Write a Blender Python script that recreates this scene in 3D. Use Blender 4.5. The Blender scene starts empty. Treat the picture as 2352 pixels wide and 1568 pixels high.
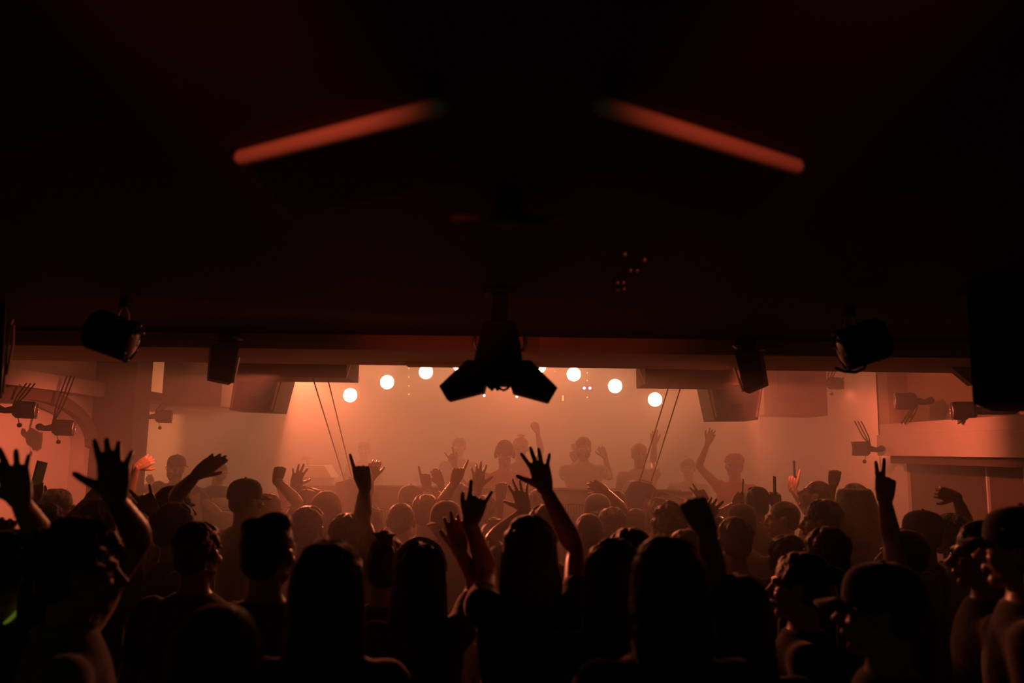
import bpy, bmesh, math, random
from mathutils import Vector, Matrix, Euler, Quaternion

sc = bpy.context.scene
COL = sc.collection
R = math.radians
random.seed(7)

# ------------------------------------------------------------------ camera, world, exposure
FPX = 1829.3            # focal length in pixels of the 2352 px wide frame (28 mm on 36 mm)
cam_d = bpy.data.cameras.new('camera')
cam = bpy.data.objects.new('camera', cam_d)
COL.objects.link(cam)
sc.camera = cam
cam_d.sensor_width = 36.0
cam_d.lens = FPX / 2352 * 36.0
cam_d.clip_start = 0.05
cam_d.clip_end = 60
CAMZ = 2.0
cam.location = (0, 0, CAMZ)
MC = Matrix.Rotation(R(0.48), 3, 'Z') @ Matrix.Rotation(R(90 + 7.77), 3, 'X') @ Matrix.Rotation(R(0.85), 3, 'Z')
cam.rotation_euler = MC.to_euler()
cam_d.dof.use_dof = True
cam_d.dof.focus_distance = 7.4
cam_d.dof.aperture_fstop = 1.9

w = bpy.data.worlds.new('night')
sc.world = w
w.use_nodes = True
w.node_tree.nodes['Background'].inputs[0].default_value = (0.85, 1.0, 0.45, 1)
w.node_tree.nodes['Background'].inputs[1].default_value = 0.015

vs = sc.view_settings
vs.view_transform = 'Standard'
vs.look = 'None'
vs.exposure = 0.0
vs.gamma = 1.0
vs.use_curve_mapping = False
cy = sc.cycles
cy.use_denoising = True
cy.max_bounces = 4
cy.diffuse_bounces = 2
cy.glossy_bounces = 2
cy.transmission_bounces = 3
cy.transparent_max_bounces = 4
cy.volume_bounces = 2
cy.sample_clamp_indirect = 4.0
cy.use_light_tree = True
cy.caustics_reflective = False
cy.caustics_refractive = False


def ray(px, py):
    d = MC @ Vector(((px - 1176) / FPX, -(py - 784) / FPX, -1.0))
    return d


def P(px, py, Y):
    """world point seen at a photo pixel at depth Y from the camera"""
    d = ray(px, py)
    return Vector((0, 0, CAMZ)) + d * (Y / d.y)


# ------------------------------------------------------------------ lamps (energies)
AMBER = (1.0, 0.27, 0.085)
WARM = (1.0, 0.31, 0.115)
RED = (1.0, 0.17, 0.085)


def lamp_obj(name, kind, loc, target, energy, color, size=0.1, angle=90, blend=0.6, parent=None):
    l = bpy.data.lights.new(name, kind)
    l.energy = energy
    l.color = color
    if kind == 'AREA':
        l.shape = 'DISK'
        l.size = size
        l.spread = R(angle)
    else:
        l.shadow_soft_size = size
    if kind == 'SPOT':
        l.spot_size = R(angle)
        l.spot_blend = blend
    o = bpy.data.objects.new(name, l)
    COL.objects.link(o)
    o.location = loc
    o.rotation_euler = (Vector(target) - Vector(loc)).to_track_quat('-Z', 'Y').to_euler()
    if parent:
        o.parent = parent
        o.matrix_parent_inverse = parent.matrix_world.inverted()
    return o


# backlights added to brighten the haze, above what the beam lets the camera see
for x, y, z, e in [(-2.6, 10.8, 3.5, 90), (-0.9, 11.2, 3.5, 90), (0.9, 11.2, 3.5, 90), (2.6, 10.8, 3.5, 90)]:
    lamp_obj('stage_back_light', 'SPOT', (x, y, z), (x * 0.6, 4.0, 1.2), e, WARM, 0.12, 100, 0.8)
# spots without fixtures, added over the stage to rim the heads of the crowd
for x, e in [(-2.6, 2300), (0.0, 500), (2.6, 2300)]:
    lamp_obj('crowd_light', 'SPOT', (x, 9.3, 3.04), (x * 0.3, 2.9, 1.75), e, (1.0, 0.20, 0.085), 0.06, 36, 0.7)

# amber spots added behind the beam to light the haze over the crowd
for x in (-2.4, -0.8, 0.8, 2.4):
    lamp_obj('beam_downlight', 'SPOT', (x, 5.4, 2.95), (x, 4.3, 0.8), 20, (1.0, 0.27, 0.07), 0.08, 95, 0.8)

# ------------------------------------------------------------------ materials
def mat(name, col, rough=0.7, noise=0.0, scale=8.0, metal=0.0, bump=0.0, emit=None, estr=0.0, spec=0.3):
    m = bpy.data.materials.new(name)
    m.use_nodes = True
    nt = m.node_tree
    b = nt.nodes['Principled BSDF']
    b.inputs['Base Color'].default_value = (*col, 1)
    b.inputs['Roughness'].default_value = rough
    b.inputs['Metallic'].default_value = metal
    b.inputs['Specular IOR Level'].default_value = spec
    if noise or bump:
        tc = nt.nodes.new('ShaderNodeTexCoord')
        n = nt.nodes.new('ShaderNodeTexNoise')
        n.inputs['Scale'].default_value = scale
        n.inputs['Detail'].default_value = 3
        nt.links.new(tc.outputs['Object'], n.inputs['Vector'])
        if noise:
            mx = nt.nodes.new('ShaderNodeMix')
            mx.data_type = 'RGBA'
            mx.inputs[6].default_value = (*[c * (1 - noise) for c in col], 1)
            mx.inputs[7].default_value = (*[min(1, c * (1 + noise)) for c in col], 1)
            nt.links.new(n.outputs['Fac'], mx.inputs[0])
            nt.links.new(mx.outputs[2], b.inputs['Base Color'])
        if bump:
            bp = nt.nodes.new('ShaderNodeBump')
            bp.inputs['Strength'].default_value = bump
            bp.inputs['Distance'].default_value = 0.01
            nt.links.new(n.outputs['Fac'], bp.inputs['Height'])
            nt.links.new(bp.outputs['Normal'], b.inputs['Normal'])
    if emit:
        b.inputs['Emission Color'].default_value = (*emit, 1)
        b.inputs['Emission Strength'].default_value = estr
    return m


M = {
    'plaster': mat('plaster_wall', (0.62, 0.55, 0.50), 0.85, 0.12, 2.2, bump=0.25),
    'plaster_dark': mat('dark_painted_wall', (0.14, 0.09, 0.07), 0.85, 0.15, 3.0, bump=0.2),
    'brown_wall': mat('brown_plaster_wall', (0.26, 0.18, 0.13), 0.85, 0.25, 2.0, bump=0.25),
    'black_ceiling': mat('black_painted_ceiling', (0.05, 0.042, 0.034), 0.9, 0.3, 1.5, bump=0.2),
    'beam': mat('brown_painted_beam', (0.42, 0.30, 0.20), 0.75, 0.2, 4, bump=0.15),
    'floor': mat('worn_dark_floor', (0.05, 0.04, 0.035), 0.6, 0.3, 3, bump=0.1),
    'black': mat('black_metal', (0.012, 0.011, 0.010), 0.65, 0.2, 20, spec=0.15),
    'blackbox': mat('black_textured_box', (0.030, 0.027, 0.025), 0.7, 0.2, 60, bump=0.3),
    'grille': mat('speaker_grille', (0.06, 0.05, 0.048), 0.6, 0.4, 160, bump=0.6),
    'speaker': mat('speaker_cabinet', (0.10, 0.075, 0.065), 0.65, 0.15, 30, bump=0.2),
    'chrome': mat('chrome_rim', (0.75, 0.70, 0.65), 0.25, 0, metal=1.0),
    'steel': mat('brushed_steel', (0.5, 0.46, 0.42), 0.4, 0.1, 30, metal=1.0),
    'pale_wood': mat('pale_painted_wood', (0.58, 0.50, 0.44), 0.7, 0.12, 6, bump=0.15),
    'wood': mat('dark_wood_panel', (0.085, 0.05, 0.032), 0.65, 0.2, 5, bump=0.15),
    'rope': mat('steel_cable', (0.05, 0.035, 0.03), 0.6, 0.1, 40),
    'white': mat('white_paper', (0.78, 0.74, 0.70), 0.7, 0.05, 8),
    'lamp_glow': mat('lamp_lens_lit', (0.9, 0.85, 0.8), 0.4, emit=(1.0, 0.55, 0.32), estr=30.0),
    'led_blue': mat('blue_indicator_lit', (0.1, 0.1, 0.4), 0.4, emit=(0.25, 0.25, 1.0), estr=14.0),
    'led_amber': mat('amber_indicator_lit', (0.5, 0.3, 0.1), 0.4, emit=(1.0, 0.45, 0.12), estr=4.0),
    'led_white': mat('white_indicator_lit', (0.5, 0.5, 0.5), 0.4, emit=(1.0, 0.85, 0.8), estr=8.0),
    'screen': mat('phone_screen_lit', (0.02, 0.02, 0.02), 0.2, emit=(0.9, 0.5, 0.12), estr=0.012),  # faint amber emission put in for the glint on the glass
    'glow_green': mat('yellow_green_glow_tube', (0.2, 0.25, 0.03), 0.4, emit=(0.45, 0.6, 0.05), estr=0.13),
    'bar': mat('white_painted_batten', (0.70, 0.60, 0.52), 0.8, 0.05, 3),
    'brass': mat('worn_brass', (0.62, 0.40, 0.16), 0.5, 0.1, 20),  # amber light on the yoke loops is put into this tint
    'cup': mat('clear_plastic_cup', (0.75, 0.70, 0.62), 0.25, 0.05, 10),
    'lens': mat('dark_lens', (0.02, 0.015, 0.012), 0.12, spec=0.8),
    'eye': mat('eye_white', (0.55, 0.5, 0.46), 0.3),
    'strap': mat('grey_strap', (0.35, 0.32, 0.3), 0.5),
}
SKIN = [mat('skin_light', (0.36, 0.20, 0.14), 0.36, 0.06, 30, bump=0.05, spec=0.45),
        mat('skin_tan', (0.26, 0.14, 0.09), 0.36, 0.06, 30, bump=0.05, spec=0.45),
        mat('skin_brown', (0.12, 0.06, 0.038), 0.35, 0.06, 30, bump=0.05, spec=0.45)]
HAIRM = {'black': mat('hair_black', (0.016, 0.012, 0.010), 0.5, 0.3, 60, bump=0.8, spec=0.4),
         'brown': mat('hair_brown', (0.06, 0.034, 0.02), 0.5, 0.3, 60, bump=0.8, spec=0.4),
         'blond': mat('hair_blond', (0.42, 0.27, 0.13), 0.5, 0.25, 60, bump=0.8, spec=0.4)}


def fuzz(m, wt, tint):
    b = m.node_tree.nodes['Principled BSDF']
    b.inputs['Sheen Weight'].default_value = wt
    b.inputs['Sheen Roughness'].default_value = 0.35
    b.inputs['Sheen Tint'].default_value = (*tint, 1)
    return m


for m_ in HAIRM.values():
    fuzz(m_, 0.45, (1.0, 0.85, 0.7))


def cloth_mat(name, col):
    return fuzz(mat(name, col, 0.88, 0.12, 14, bump=0.5, spec=0.15), 0.5, (1, 0.9, 0.8))


CLOTH = {'black': cloth_mat('cloth_black', (0.022, 0.020, 0.020)),
         'charcoal': cloth_mat('cloth_charcoal', (0.09, 0.075, 0.06)),
         'grey': cloth_mat('cloth_grey', (0.20, 0.18, 0.17)),
         'white': cloth_mat('cloth_white', (0.60, 0.56, 0.53)),
         'navy': cloth_mat('cloth_navy', (0.03, 0.035, 0.07)),
         'olive': cloth_mat('cloth_olive', (0.21, 0.17, 0.08)),
         'red': cloth_mat('cloth_red', (0.55, 0.07, 0.06)),
         'tan': cloth_mat('cloth_tan', (0.22, 0.16, 0.11)),
         'denim': cloth_mat('cloth_denim', (0.05, 0.06, 0.10))}


# ------------------------------------------------------------------ mesh kit
class G:
    """a bag of closed primitive shapes"""

    def __init__(s):
        s.v, s.f = [], []

    def add(s, verts, faces):
        n = len(s.v)
        s.v += [tuple(v) for v in verts]
        s.f += [tuple(i + n for i in f) for f in faces]
        return s

    def rings(s, rings, cap0=None, cap1=None):
        n = len(rings[0])
        vs_ = [p for r in rings for p in r]
        fs = []
        for k in range(len(rings) - 1):
            for i in range(n):
                j = (i + 1) % n
                fs.append((k * n + i, k * n + j, (k + 1) * n + j, (k + 1) * n + i))
        if cap0 is None:
            fs.append(tuple(range(n))[::-1])
        else:
            vs_.append(cap0)
            c = len(vs_) - 1
            fs += [(c, (i + 1) % n, i) for i in range(n)]
        b = (len(rings) - 1) * n
        if cap1 is None:
            fs.append(tuple(b + i for i in range(n)))
        else:
            vs_.append(cap1)
            c = len(vs_) - 1
            fs += [(c, b + i, b + (i + 1) % n) for i in range(n)]
        return s.add(vs_, fs)

    def ell(s, c, r, rot=None, seg=12, nr=7):
        c = Vector(c)
        if not hasattr(r, '__len__'):
            r = (r, r, r)
        m = rot or Matrix.Identity(3)
        rr = []
        for k in range(1, nr):
            a = math.pi * k / nr
            rr.append([c + m @ Vector((r[0] * math.sin(a) * math.cos(t * 2 * math.pi / seg),
                                       r[1] * math.sin(a) * math.sin(t * 2 * math.pi / seg),
                                       -r[2] * math.cos(a))) for t in range(seg)])
        return s.rings(rr, c + m @ Vector((0, 0, -r[2])), c + m @ Vector((0, 0, r[2])))

    def tube(s, pts, rad, seg=10, ends=True, flat=None):
        """tube through pts; flat=(normal vector, factor) squeezes it along the normal"""
        pts = [Vector(p) for p in pts]
        rad = list(rad) if hasattr(rad, '__len__') else [rad] * len(pts)
        if ends:
            d0 = (pts[0] - pts[1]).normalized()
            d1 = (pts[-1] - pts[-2]).normalized()
            pts = [pts[0] + d0 * rad[0] * 0.7] + pts + [pts[-1] + d1 * rad[-1] * 0.7]
            rad = [rad[0] * 0.68] + rad + [rad[-1] * 0.68]
        rr = []
        up = None
        for i, p in enumerate(pts):
            a = pts[max(i - 1, 0)]
            b = pts[min(i + 1, len(pts) - 1)]
            t = (b - a).normalized()
            if up is None:
                up = Vector((0, 0, 1)) if abs(t.z) < 0.9 else Vector((1, 0, 0))
                if flat:
                    up = Vector(flat[0])
            x = t.cross(up)
            if x.length < 1e-5:
                x = t.cross(Vector((0, 1, 0.01)))
            x.normalize()
            z = x.cross(t).normalized()
            up = z
            fz = flat[1] if flat else 1.0
            rr.append([p + x * (rad[i] * math.cos(k * 2 * math.pi / seg)) + z * (rad[i] * fz * math.sin(k * 2 * math.pi / seg)) for k in range(seg)])
        if ends:
            e0 = pts[0] + (pts[0] - pts[1]).normalized() * rad[0] * 0.45
            e1 = pts[-1] + (pts[-1] - pts[-2]).normalized() * rad[-1] * 0.45
            return s.rings(rr, e0, e1)
        return s.rings(rr)

    def loft(s, rows, seg=16, yoff=0):
        """rows of (z, rx, ry, cy)"""
        rr = [[Vector((rx * math.cos(k * 2 * math.pi / seg), cyy + ry * math.sin(k * 2 * math.pi / seg), z)) for k in range(seg)] for z, rx, ry, cyy in rows]
        return s.rings(rr)

    def box(s, c, size, rot=None):
        c = Vector(c)
        m = rot or Matrix.Identity(3)
        hx, hy, hz = [q / 2 for q in size]
        vs_ = [c + m @ Vector((x, y, z)) for x in (-hx, hx) for y in (-hy, hy) for z in (-hz, hz)]
        return s.add(vs_, [(0, 1, 3, 2), (4, 6, 7, 5), (0, 4, 5, 1), (2, 3, 7, 6), (0, 2, 6, 4), (1, 5, 7, 3)])

    def box2(s, a, b):
        return s.box([(a[i] + b[i]) / 2 for i in range(3)], [abs(b[i] - a[i]) for i in range(3)])

    def prism(s, poly, off):
        """polygon (list of Vectors) pushed along off"""
        n = len(poly)
        off = Vector(off)
        return s.add([Vector(p) for p in poly] + [Vector(p) + off for p in poly],
                     [tuple(range(n))[::-1], tuple(range(n, 2 * n))] + [(i, (i + 1) % n, n + (i + 1) % n, n + i) for i in range(n)])

    def xf(s, m):
        s.v = [tuple(m @ Vector(v)) for v in s.v]
        return s

    def mesh(s, name):
        me = bpy.data.meshes.new(name)
        me.from_pydata(s.v, [], s.f)
        me.update()
        return me


def tag(o, label=None, cat=None, group=None, kind=None):
    if label:
        o['label'] = label
    if cat:
        o['category'] = cat
    if group:
        o['group'] = group
    if kind:
        o['kind'] = kind
    return o


def put(name, g, m, parent=None, bevel=0.0, smooth=False):
    me = g.mesh(name)
    bm = bmesh.new()
    bm.from_mesh(me)
    bmesh.ops.recalc_face_normals(bm, faces=bm.faces)
    if bevel:
        bmesh.ops.bevel(bm, geom=[e for e in bm.edges if len(e.link_faces) == 2 and e.calc_face_angle(0) > 0.6], offset=bevel, segments=2, profile=0.6, affect='EDGES', clamp_overlap=True)
    if smooth:
        for f in bm.faces:
            f.smooth = True
    bm.to_mesh(me)
    bm.free()
    me.materials.append(m)
    o = bpy.data.objects.new(name, me)
    COL.objects.link(o)
    if parent:
        o.parent = parent
    return o


def thing(name, loc, label, cat, group=None, rot=(0, 0, 0)):
    o = bpy.data.objects.new(name, None)
    o.empty_display_size = 0.1
    COL.objects.link(o)
    o.location = loc
    o.rotation_euler = rot
    return tag(o, label, cat, group)


def struct(name, g, m, bevel=0.0):
    return tag(put(name, g, m, bevel=bevel), kind='structure')


# ------------------------------------------------------------------ room shell
XL, XR = -3.9, 3.8
YB = 12.6       # back wall
CZ = 2.62       # low ceiling over the dance floor
SZ = 3.7        # stage ceiling
YBEAM = 4.9
struct('floor', G().box2((-5.0, -1.5, -0.1), (5.0, YB + 0.2, 0)), M['floor'])
struct('ceiling', G().box2((-5.0, -1.5, CZ), (5.0, YBEAM + 0.25, CZ + 1.25)), M['black_ceiling'])
struct('trim_1', G().box2((-4.6, 4.35, CZ - 0.085), (4.0, YBEAM + 0.25, CZ + 0.02)), M['beam'], 0.004)
# little packing boards under the beam, as its lower edge is uneven
struct('trim_2', G().box2((P(928, 835, YBEAM).x, YBEAM + 0.002, CZ - 0.10), (P(1240, 838, YBEAM).x, YBEAM + 0.2, CZ - 0.08)), M['beam'])
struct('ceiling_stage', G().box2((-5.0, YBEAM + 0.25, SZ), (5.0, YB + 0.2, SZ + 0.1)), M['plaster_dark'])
struct('wall_back', G().box2((-5.0, YB, 0), (5.0, YB + 0.15, SZ)), M['plaster'])
# left: arcade wall with an arched opening, a recessed wall behind it, a pillar, then the stage side wall
struct('wall_left', G().box2((XL - 0.2, 7.62, 0), (XL, YB, SZ)), M['plaster'])
g = G()
a0, a1, zs = 5.35, 7.22, 1.98    # arch opening along Y, spring height
pts = []
n = 20
rr_ = (a1 - a0) / 2
poly = [Vector((XL, -1.5, 0)), Vector((XL, -1.5, SZ)), Vector((XL, 7.62, SZ)), Vector((XL, 7.62, 0)), Vector((XL, a1, 0))]
for k in range(n + 1):
    a = math.pi * k / n
    poly.append(Vector((XL, (a0 + a1) / 2 + rr_ * math.cos(a), zs + 0.36 * math.sin(a))))
poly.append(Vector((XL, a0, 0)))
g.prism(poly, (-0.14, 0, 0))
struct('wall_left_arcade', g, M['plaster'])
struct('wall_left_recess', G().box2((XL - 0.30, -1.5, 0), (XL - 0.13, 7.6, SZ)), M['plaster'])
struct('trim_3', G().box2((XL, 7.30, 0), (-3.52, 7.62, SZ)), M['wood'], 0.006)          # left pillar, dark colour stands in for its unlit face
struct('trim_4', G().box2((XL, 4.95, 2.43), (XL + 0.10, 7.30, 2.56)), M['plaster'], 0.004)      # band above the arch
struct('trim_5', G().box2((XL, 7.62, 2.44), (XL + 0.30, 10.6, 2.52)), M['wood'], 0.004)         # ledge on the stage side wall
g = G()
for k in range(n + 1):
    pass
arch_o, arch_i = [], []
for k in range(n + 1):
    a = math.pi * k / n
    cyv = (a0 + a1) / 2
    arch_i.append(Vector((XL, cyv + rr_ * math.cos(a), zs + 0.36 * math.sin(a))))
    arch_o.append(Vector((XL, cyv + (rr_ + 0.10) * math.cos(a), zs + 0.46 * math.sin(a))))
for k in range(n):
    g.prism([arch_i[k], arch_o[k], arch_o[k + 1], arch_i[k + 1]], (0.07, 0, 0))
struct('trim_6', g, M['plaster_dark'])  # arch band, its dark colour stands in for the shaded soffit
# right: side wall, step, wall behind the ledge, boxed ledge with trim board, dark wall below it
struct('wall_right', G().box2((XR, 8.42, 0), (XR + 0.25, YB, SZ)), M['plaster'])
struct('wall_right_upper', G().box2((XR + 0.20, -1.5, 2.0), (XR + 0.42, 8.42, SZ)), M['brown_wall'])  # darker brown puts the shade on this upper wall into its colour
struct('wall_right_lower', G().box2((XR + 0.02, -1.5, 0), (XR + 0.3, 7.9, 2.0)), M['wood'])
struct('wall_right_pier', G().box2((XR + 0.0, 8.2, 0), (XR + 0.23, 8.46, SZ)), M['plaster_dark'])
struct('wall_right_jamb', G().box2((XR - 0.01, 7.86, 0), (XR + 0.05, 8.42, 2.0)), M['plaster'])
struct('trim_7', G().box2((3.5, 2.2, 2.0), (XR + 0.2, 7.84, 2.20)), M['pale_wood'], 0.005)
struct('trim_8', G().box2((3.515, 2.2, 2.20), (3.56, 7.80, 2.30)), M['pale_wood'], 0.003)
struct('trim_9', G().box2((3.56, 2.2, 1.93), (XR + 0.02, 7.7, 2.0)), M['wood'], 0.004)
pt = P(2300, 1110, 5.75)
struct('trim_10', G().box2((XR - 0.02, 5.95, 0), (XR + 0.02, 6.05, 1.93)), M['pale_wood'], 0.002)
struct('trim_11', G().box2((XR + 0.0, 6.55, 1.55), (XR + 0.02, 6.57, 1.93)), M['plaster'])
# gusset at the right end of the beam
a, b, c = P(2170, 800, 4.8), P(2235, 800, 4.8), P(2235, 885, 4.8)
struct('trim_12', G().prism([a, b, c, P(2175, 835, 4.8)], (0, 0.06, 0)), M['beam'])
# stage riser
struct('floor_stage', G().box2((-3.9, 6.75, 0), (3.8, YB, 0.35)), M['floor'])

# ------------------------------------------------------------------ haze (real scattering medium, denser over the stage)
def haze(name, a, b, dens, label, aniso=0.3):
    m = bpy.data.materials.new(name)
    m.use_nodes = True
    nt = m.node_tree
    nt.nodes.clear()
    out = nt.nodes.new('ShaderNodeOutputMaterial')
    v = nt.nodes.new('ShaderNodeVolumeScatter')
    v.inputs['Color'].default_value = (0.95, 0.93, 0.92, 1)
    v.inputs['Density'].default_value = dens
    v.inputs['Anisotropy'].default_value = aniso
    nt.links.new(v.outputs[0], out.inputs['Volume'])
    o = put(name, G().box2(a, b), m)
    o.visible_shadow = True
    return tag(o, label, 'haze', kind='stuff')


haze('haze', (XL + 0.01, 6.2, 0.36), (XR - 0.02, YB - 0.01, SZ - 0.01), 0.165, 'thick orange stage haze filling the far half of the room')
haze('haze', (XL + 0.01, 3.2, 0.02), (3.49, 6.19, CZ - 0.12), 0.095, 'thin smoke drifting over the standing crowd before the stage')


# ------------------------------------------------------------------ lit round lamps on the back wall
def perp_frame(d):
    d = Vector(d).normalized()
    x = d.cross(Vector((0, 0, 1)))
    if x.length < 1e-4:
        x = Vector((1, 0, 0))
    x.normalize()
    z = x.cross(d)
    return Matrix((x, d, z)).transposed()      # local Y = d


LAMPS = [(804, 907, 'lowest round lit stage lamp at the left end of the arc'),
         (889, 877, 'round lit stage lamp, second from the left end of the arc'),
         (978, 854, 'round lit stage lamp, third from the left end of the arc'),
         (1056, 838, 'round lit lamp mostly covered by the left half of the hanging centre fixture'),
         (1238, 841, 'round lit lamp mostly covered by the right half of the hanging centre fixture'),
         (1318, 859, 'round lit stage lamp, third from the right end of the arc'),
         (1413, 886, 'round lit stage lamp, second from the right end of the arc'),
         (1505, 917, 'lowest round lit stage lamp at the right end, beside the cable')]
YL = 12.25
for px, py, lab in LAMPS:
    p = P(px, py, YL)
    t = thing('stage_lamp', p, lab, 'stage lamp', 'round stage lamps in an arc')
    g = G().tube([(0, 0.02, 0), (0, 0.10, 0), (0, 0.16, 0)], [0.118, 0.11, 0.07], 20, ends=False)
    put('housing', g, M['black'], t, smooth=False)
    g = G()
    pr = [Vector((0.108 * math.cos(a * math.pi / 12), 0.0, 0.108 * math.sin(a * math.pi / 12))) for a in range(24)]
    g.ell((0, 0.012, 0), (0.108, 0.02, 0.108), seg=24, nr=8)
    put('lens', g, M['lamp_glow'], t, smooth=True)
    g = G().box((0, 0.24, 0), (0.04, 0.2, 0.05))
    put('wall_bracket', g, M['black'], t)
    tgt = Vector((p.x * 0.5, 3.0, 1.6))
    lamp_obj('stage_lamp_light', 'SPOT', p + Vector((0, -0.06, 0)), tgt, 36, WARM, 0.09, 110, 0.9)

# tiny indicators of equipment on the back wall
YE = YB - 0.06


def led(name, px, py, m, r, label, group=None):
    p = P(px, py, YE)
    t = thing(name, p, label, 'indicator light', group)
    put('housing', G().box((0, 0.03, 0), (r * 3.2, 0.05, r * 3.2)), M['speaker'], t)
    put('diode', G().ell((0, 0, 0), r, seg=10, nr=6), M[m], t, smooth=True)


led('blue_indicator', 1342, 891, 'led_blue', 0.022, 'left one of the two blue indicator lights right of centre')
led('blue_indicator', 1355, 891, 'led_blue', 0.022, 'right one of the two blue indicator lights right of centre')
led('white_indicator', 1112, 908, 'led_white', 0.02, 'small white indicator light under the left half of the centre fixture')
led('white_indicator', 1187, 911, 'led_white', 0.018, 'small white indicator light between the halves of the centre fixture')
p = P(1293, 914, YE)
t = thing('amber_display', p, 'small amber lit readout right of the centre fixture', 'display')
put('housing', G().box((0, 0.03, 0), (0.055, 0.05, 0.11)), M['speaker'], t)
for k in range(4):
    put('segment', G().box((0, -0.002, -0.033 + 0.022 * k), (0.03, 0.02, 0.012)), M['led_amber'], t)
p = P(1083, 907, YE)
t = thing('indicator_strip', p, 'row of tiny red-amber dots below the centre fixture, left side', 'indicator light')
put('housing', G().box((0, 0.03, 0), (0.24, 0.05, 0.03)), M['speaker'], t)
for k in range(10):
    put('diode', G().ell((-0.1 + 0.022 * k, 0, 0), 0.006, seg=6, nr=4), M['led_amber'], t)
for i, (px, py) in enumerate([(939, 846), (939, 866), (939, 886), (939, 905), (1349, 856), (1349, 874), (1349, 912), (1274, 852)]):
    p = P(px, py, YE)
    o = put('amber_indicator', G().ell(p, 0.011, seg=8, nr=5), M['led_amber'])
    tag(o, 'faint amber dot in one of the two vertical rows on the back wall', 'indicator light', 'faint amber dots on the back wall')


# ------------------------------------------------------------------ theatre lanterns on the side walls
def lantern(px, py, Y, side, scale, label, up=0.28, tail=0.10, light=None, down=False, target=None):
    """small barrel lantern; side=+1 points to the right of the photo"""
    p = P(px, py, Y)
    d = Vector((side, 0.36, -0.02)).normalized()
    fr = perp_frame(d)
    t = thing('wall_lantern', p, label, 'stage lantern', 'small lanterns on the side walls')

    def L(v):
        return fr @ (Vector(v) * scale)
    g = G().tube([L((0, -0.085, 0)), L((0, -0.06, 0)), L((0, 0.05, 0)), L((0, 0.062, 0))], [0.045 * scale, 0.066 * scale, 0.066 * scale, 0.058 * scale], 18, ends=False)
    put('housing', g, M['black'], t)
    g = G()
    for k in range(20):
        a0_, a1_ = k * math.pi / 10, (k + 1) * math.pi / 10
        g.tube([L((0.062 * math.cos(a0_), 0.068, 0.062 * math.sin(a0_))), L((0.062 * math.cos(a1_), 0.068, 0.062 * math.sin(a1_)))], 0.006 * scale, 6)
    put('front_ring', g, M['steel'], t, smooth=True)
    put('lens', G().ell(L((0, 0.058, 0)), (0.052 * scale, 0.052 * scale, 0.012), fr @ Matrix.Rotation(R(90), 3, 'X'), 16, 6), M['lens'], t, smooth=True)
    for k in range(4):
        a = R(45 + 90 * k)
        put('clip', G().box(L((0.074 * math.cos(a), 0.06, 0.074 * math.sin(a))), [0.016 * scale] * 3), M['black'], t)
    put('neck', G().tube([L((0, -0.08, 0)), L((0, -0.08 - tail * 0.6, -0.012)), L((0, -0.08 - tail, 0.0))], [0.03 * scale, 0.022 * scale, 0.03 * scale], 10), M['black'], t, smooth=True)
    s = -1 if down else 1
    g = G()
    for q in (-0.03, 0.002, 0.034):
        b0 = L((0, -0.09, 0.02 * s))
        b1 = Vector((q, 0.02, s * up))
        g.tube([b0, b0 * 0.6 + b1 * 0.4 + Vector((q * 0.5, 0, 0)), b0 * 0.2 + b1 * 0.8 + Vector((q * 0.2, 0, 0)), b1], 0.006, 7)
    put('hanging_cable', g, M['black'], t, smooth=True)
    k0 = L((0, -0.05, -0.05))
    k1 = Vector((-0.03 * side * 1.3, 0.0, -0.115 * scale))
    put('tether', G().tube([k0, k1], 0.003, 5), M['black'], t)
    put('gel_knob', G().ell(k1, 0.018 * scale, seg=10, nr=6), M['black'], t, smooth=True)
    if light:
        lamp_obj('lantern_light', 'SPOT', p + d * 0.12, target, light, RED, 0.035, 95, 0.7)


LT, RT = Vector((-3.9, 6.2, 1.9)), Vector((3.8, 8.2, 1.9))
lantern(60, 941, 6.0, 1, 1.0, 'black lantern nearest the left edge, hanging from the band', up=0.20)
lantern(148, 982, 6.5, 1, 1.0, 'black lantern hanging in front of the arched opening on the left', up=0.42)
lantern(378, 956, 8.0, 1, 1.0, 'black lantern on the bright wall above the bearded man in a cap', up=0.14)
lantern(1975, 1030, 7.7, -1, 1.05, 'black lantern at the end of the pale ledge on the right', up=0.26)
lantern(2078, 921, 7.2, -1, 1.15, 'black lantern on crossed legs standing on the pale ledge', up=0.20, down=True)
lantern(2211, 943, 6.3, -1, 1.1, 'black lantern on the ledge just left of the big black loudspeaker', up=0.10, tail=0.24, down=True)
lantern(1918, 880, 8.5, 1, 1.0, 'blurred lantern half hidden behind the right hanging cabinet', up=0.16)

# unseen wash spots, added without fixtures to brighten the side walls
for src, tgt, e, ang, col in [((-1.5, 5.45, 2.72), (-3.95, 6.5, 1.42), 400, 48, RED), ((-0.8, 9.2, 3.3), (-3.9, 8.45, 2.08), 560, 34, WARM),
                              ((1.3, 5.45, 2.72), (3.6, 7.2, 1.95), 380, 62, RED), ((3.15, 7.6, 2.6), (3.8, 8.75, 2.2), 115, 56, RED)]:
    lamp_obj('wall_wash_light', 'SPOT', src, tgt, e, col, 0.05, ang, 0.75)
# narrow spot added at the right box flood to light the left frame rails
lamp_obj('flood_beam_light', 'SPOT', (1.15, 4.15, 2.44), (-2.1, 3.45, 2.44), 60, RED, 0.03, 15, 0.8)


# ------------------------------------------------------------------ hanging things over the stage
def ppoly(pts, Y):
    return [P(x, y, Y) for x, y in pts]


def box_px(x0, y0, x1, y1, Y, depth):
    a, b = P(x0, y0, Y), P(x1, y1, Y)
    return G().box2((min(a.x, b.x), Y, min(a.z, b.z)), (max(a.x, b.x), Y + depth, max(a.z, b.z)))


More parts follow.
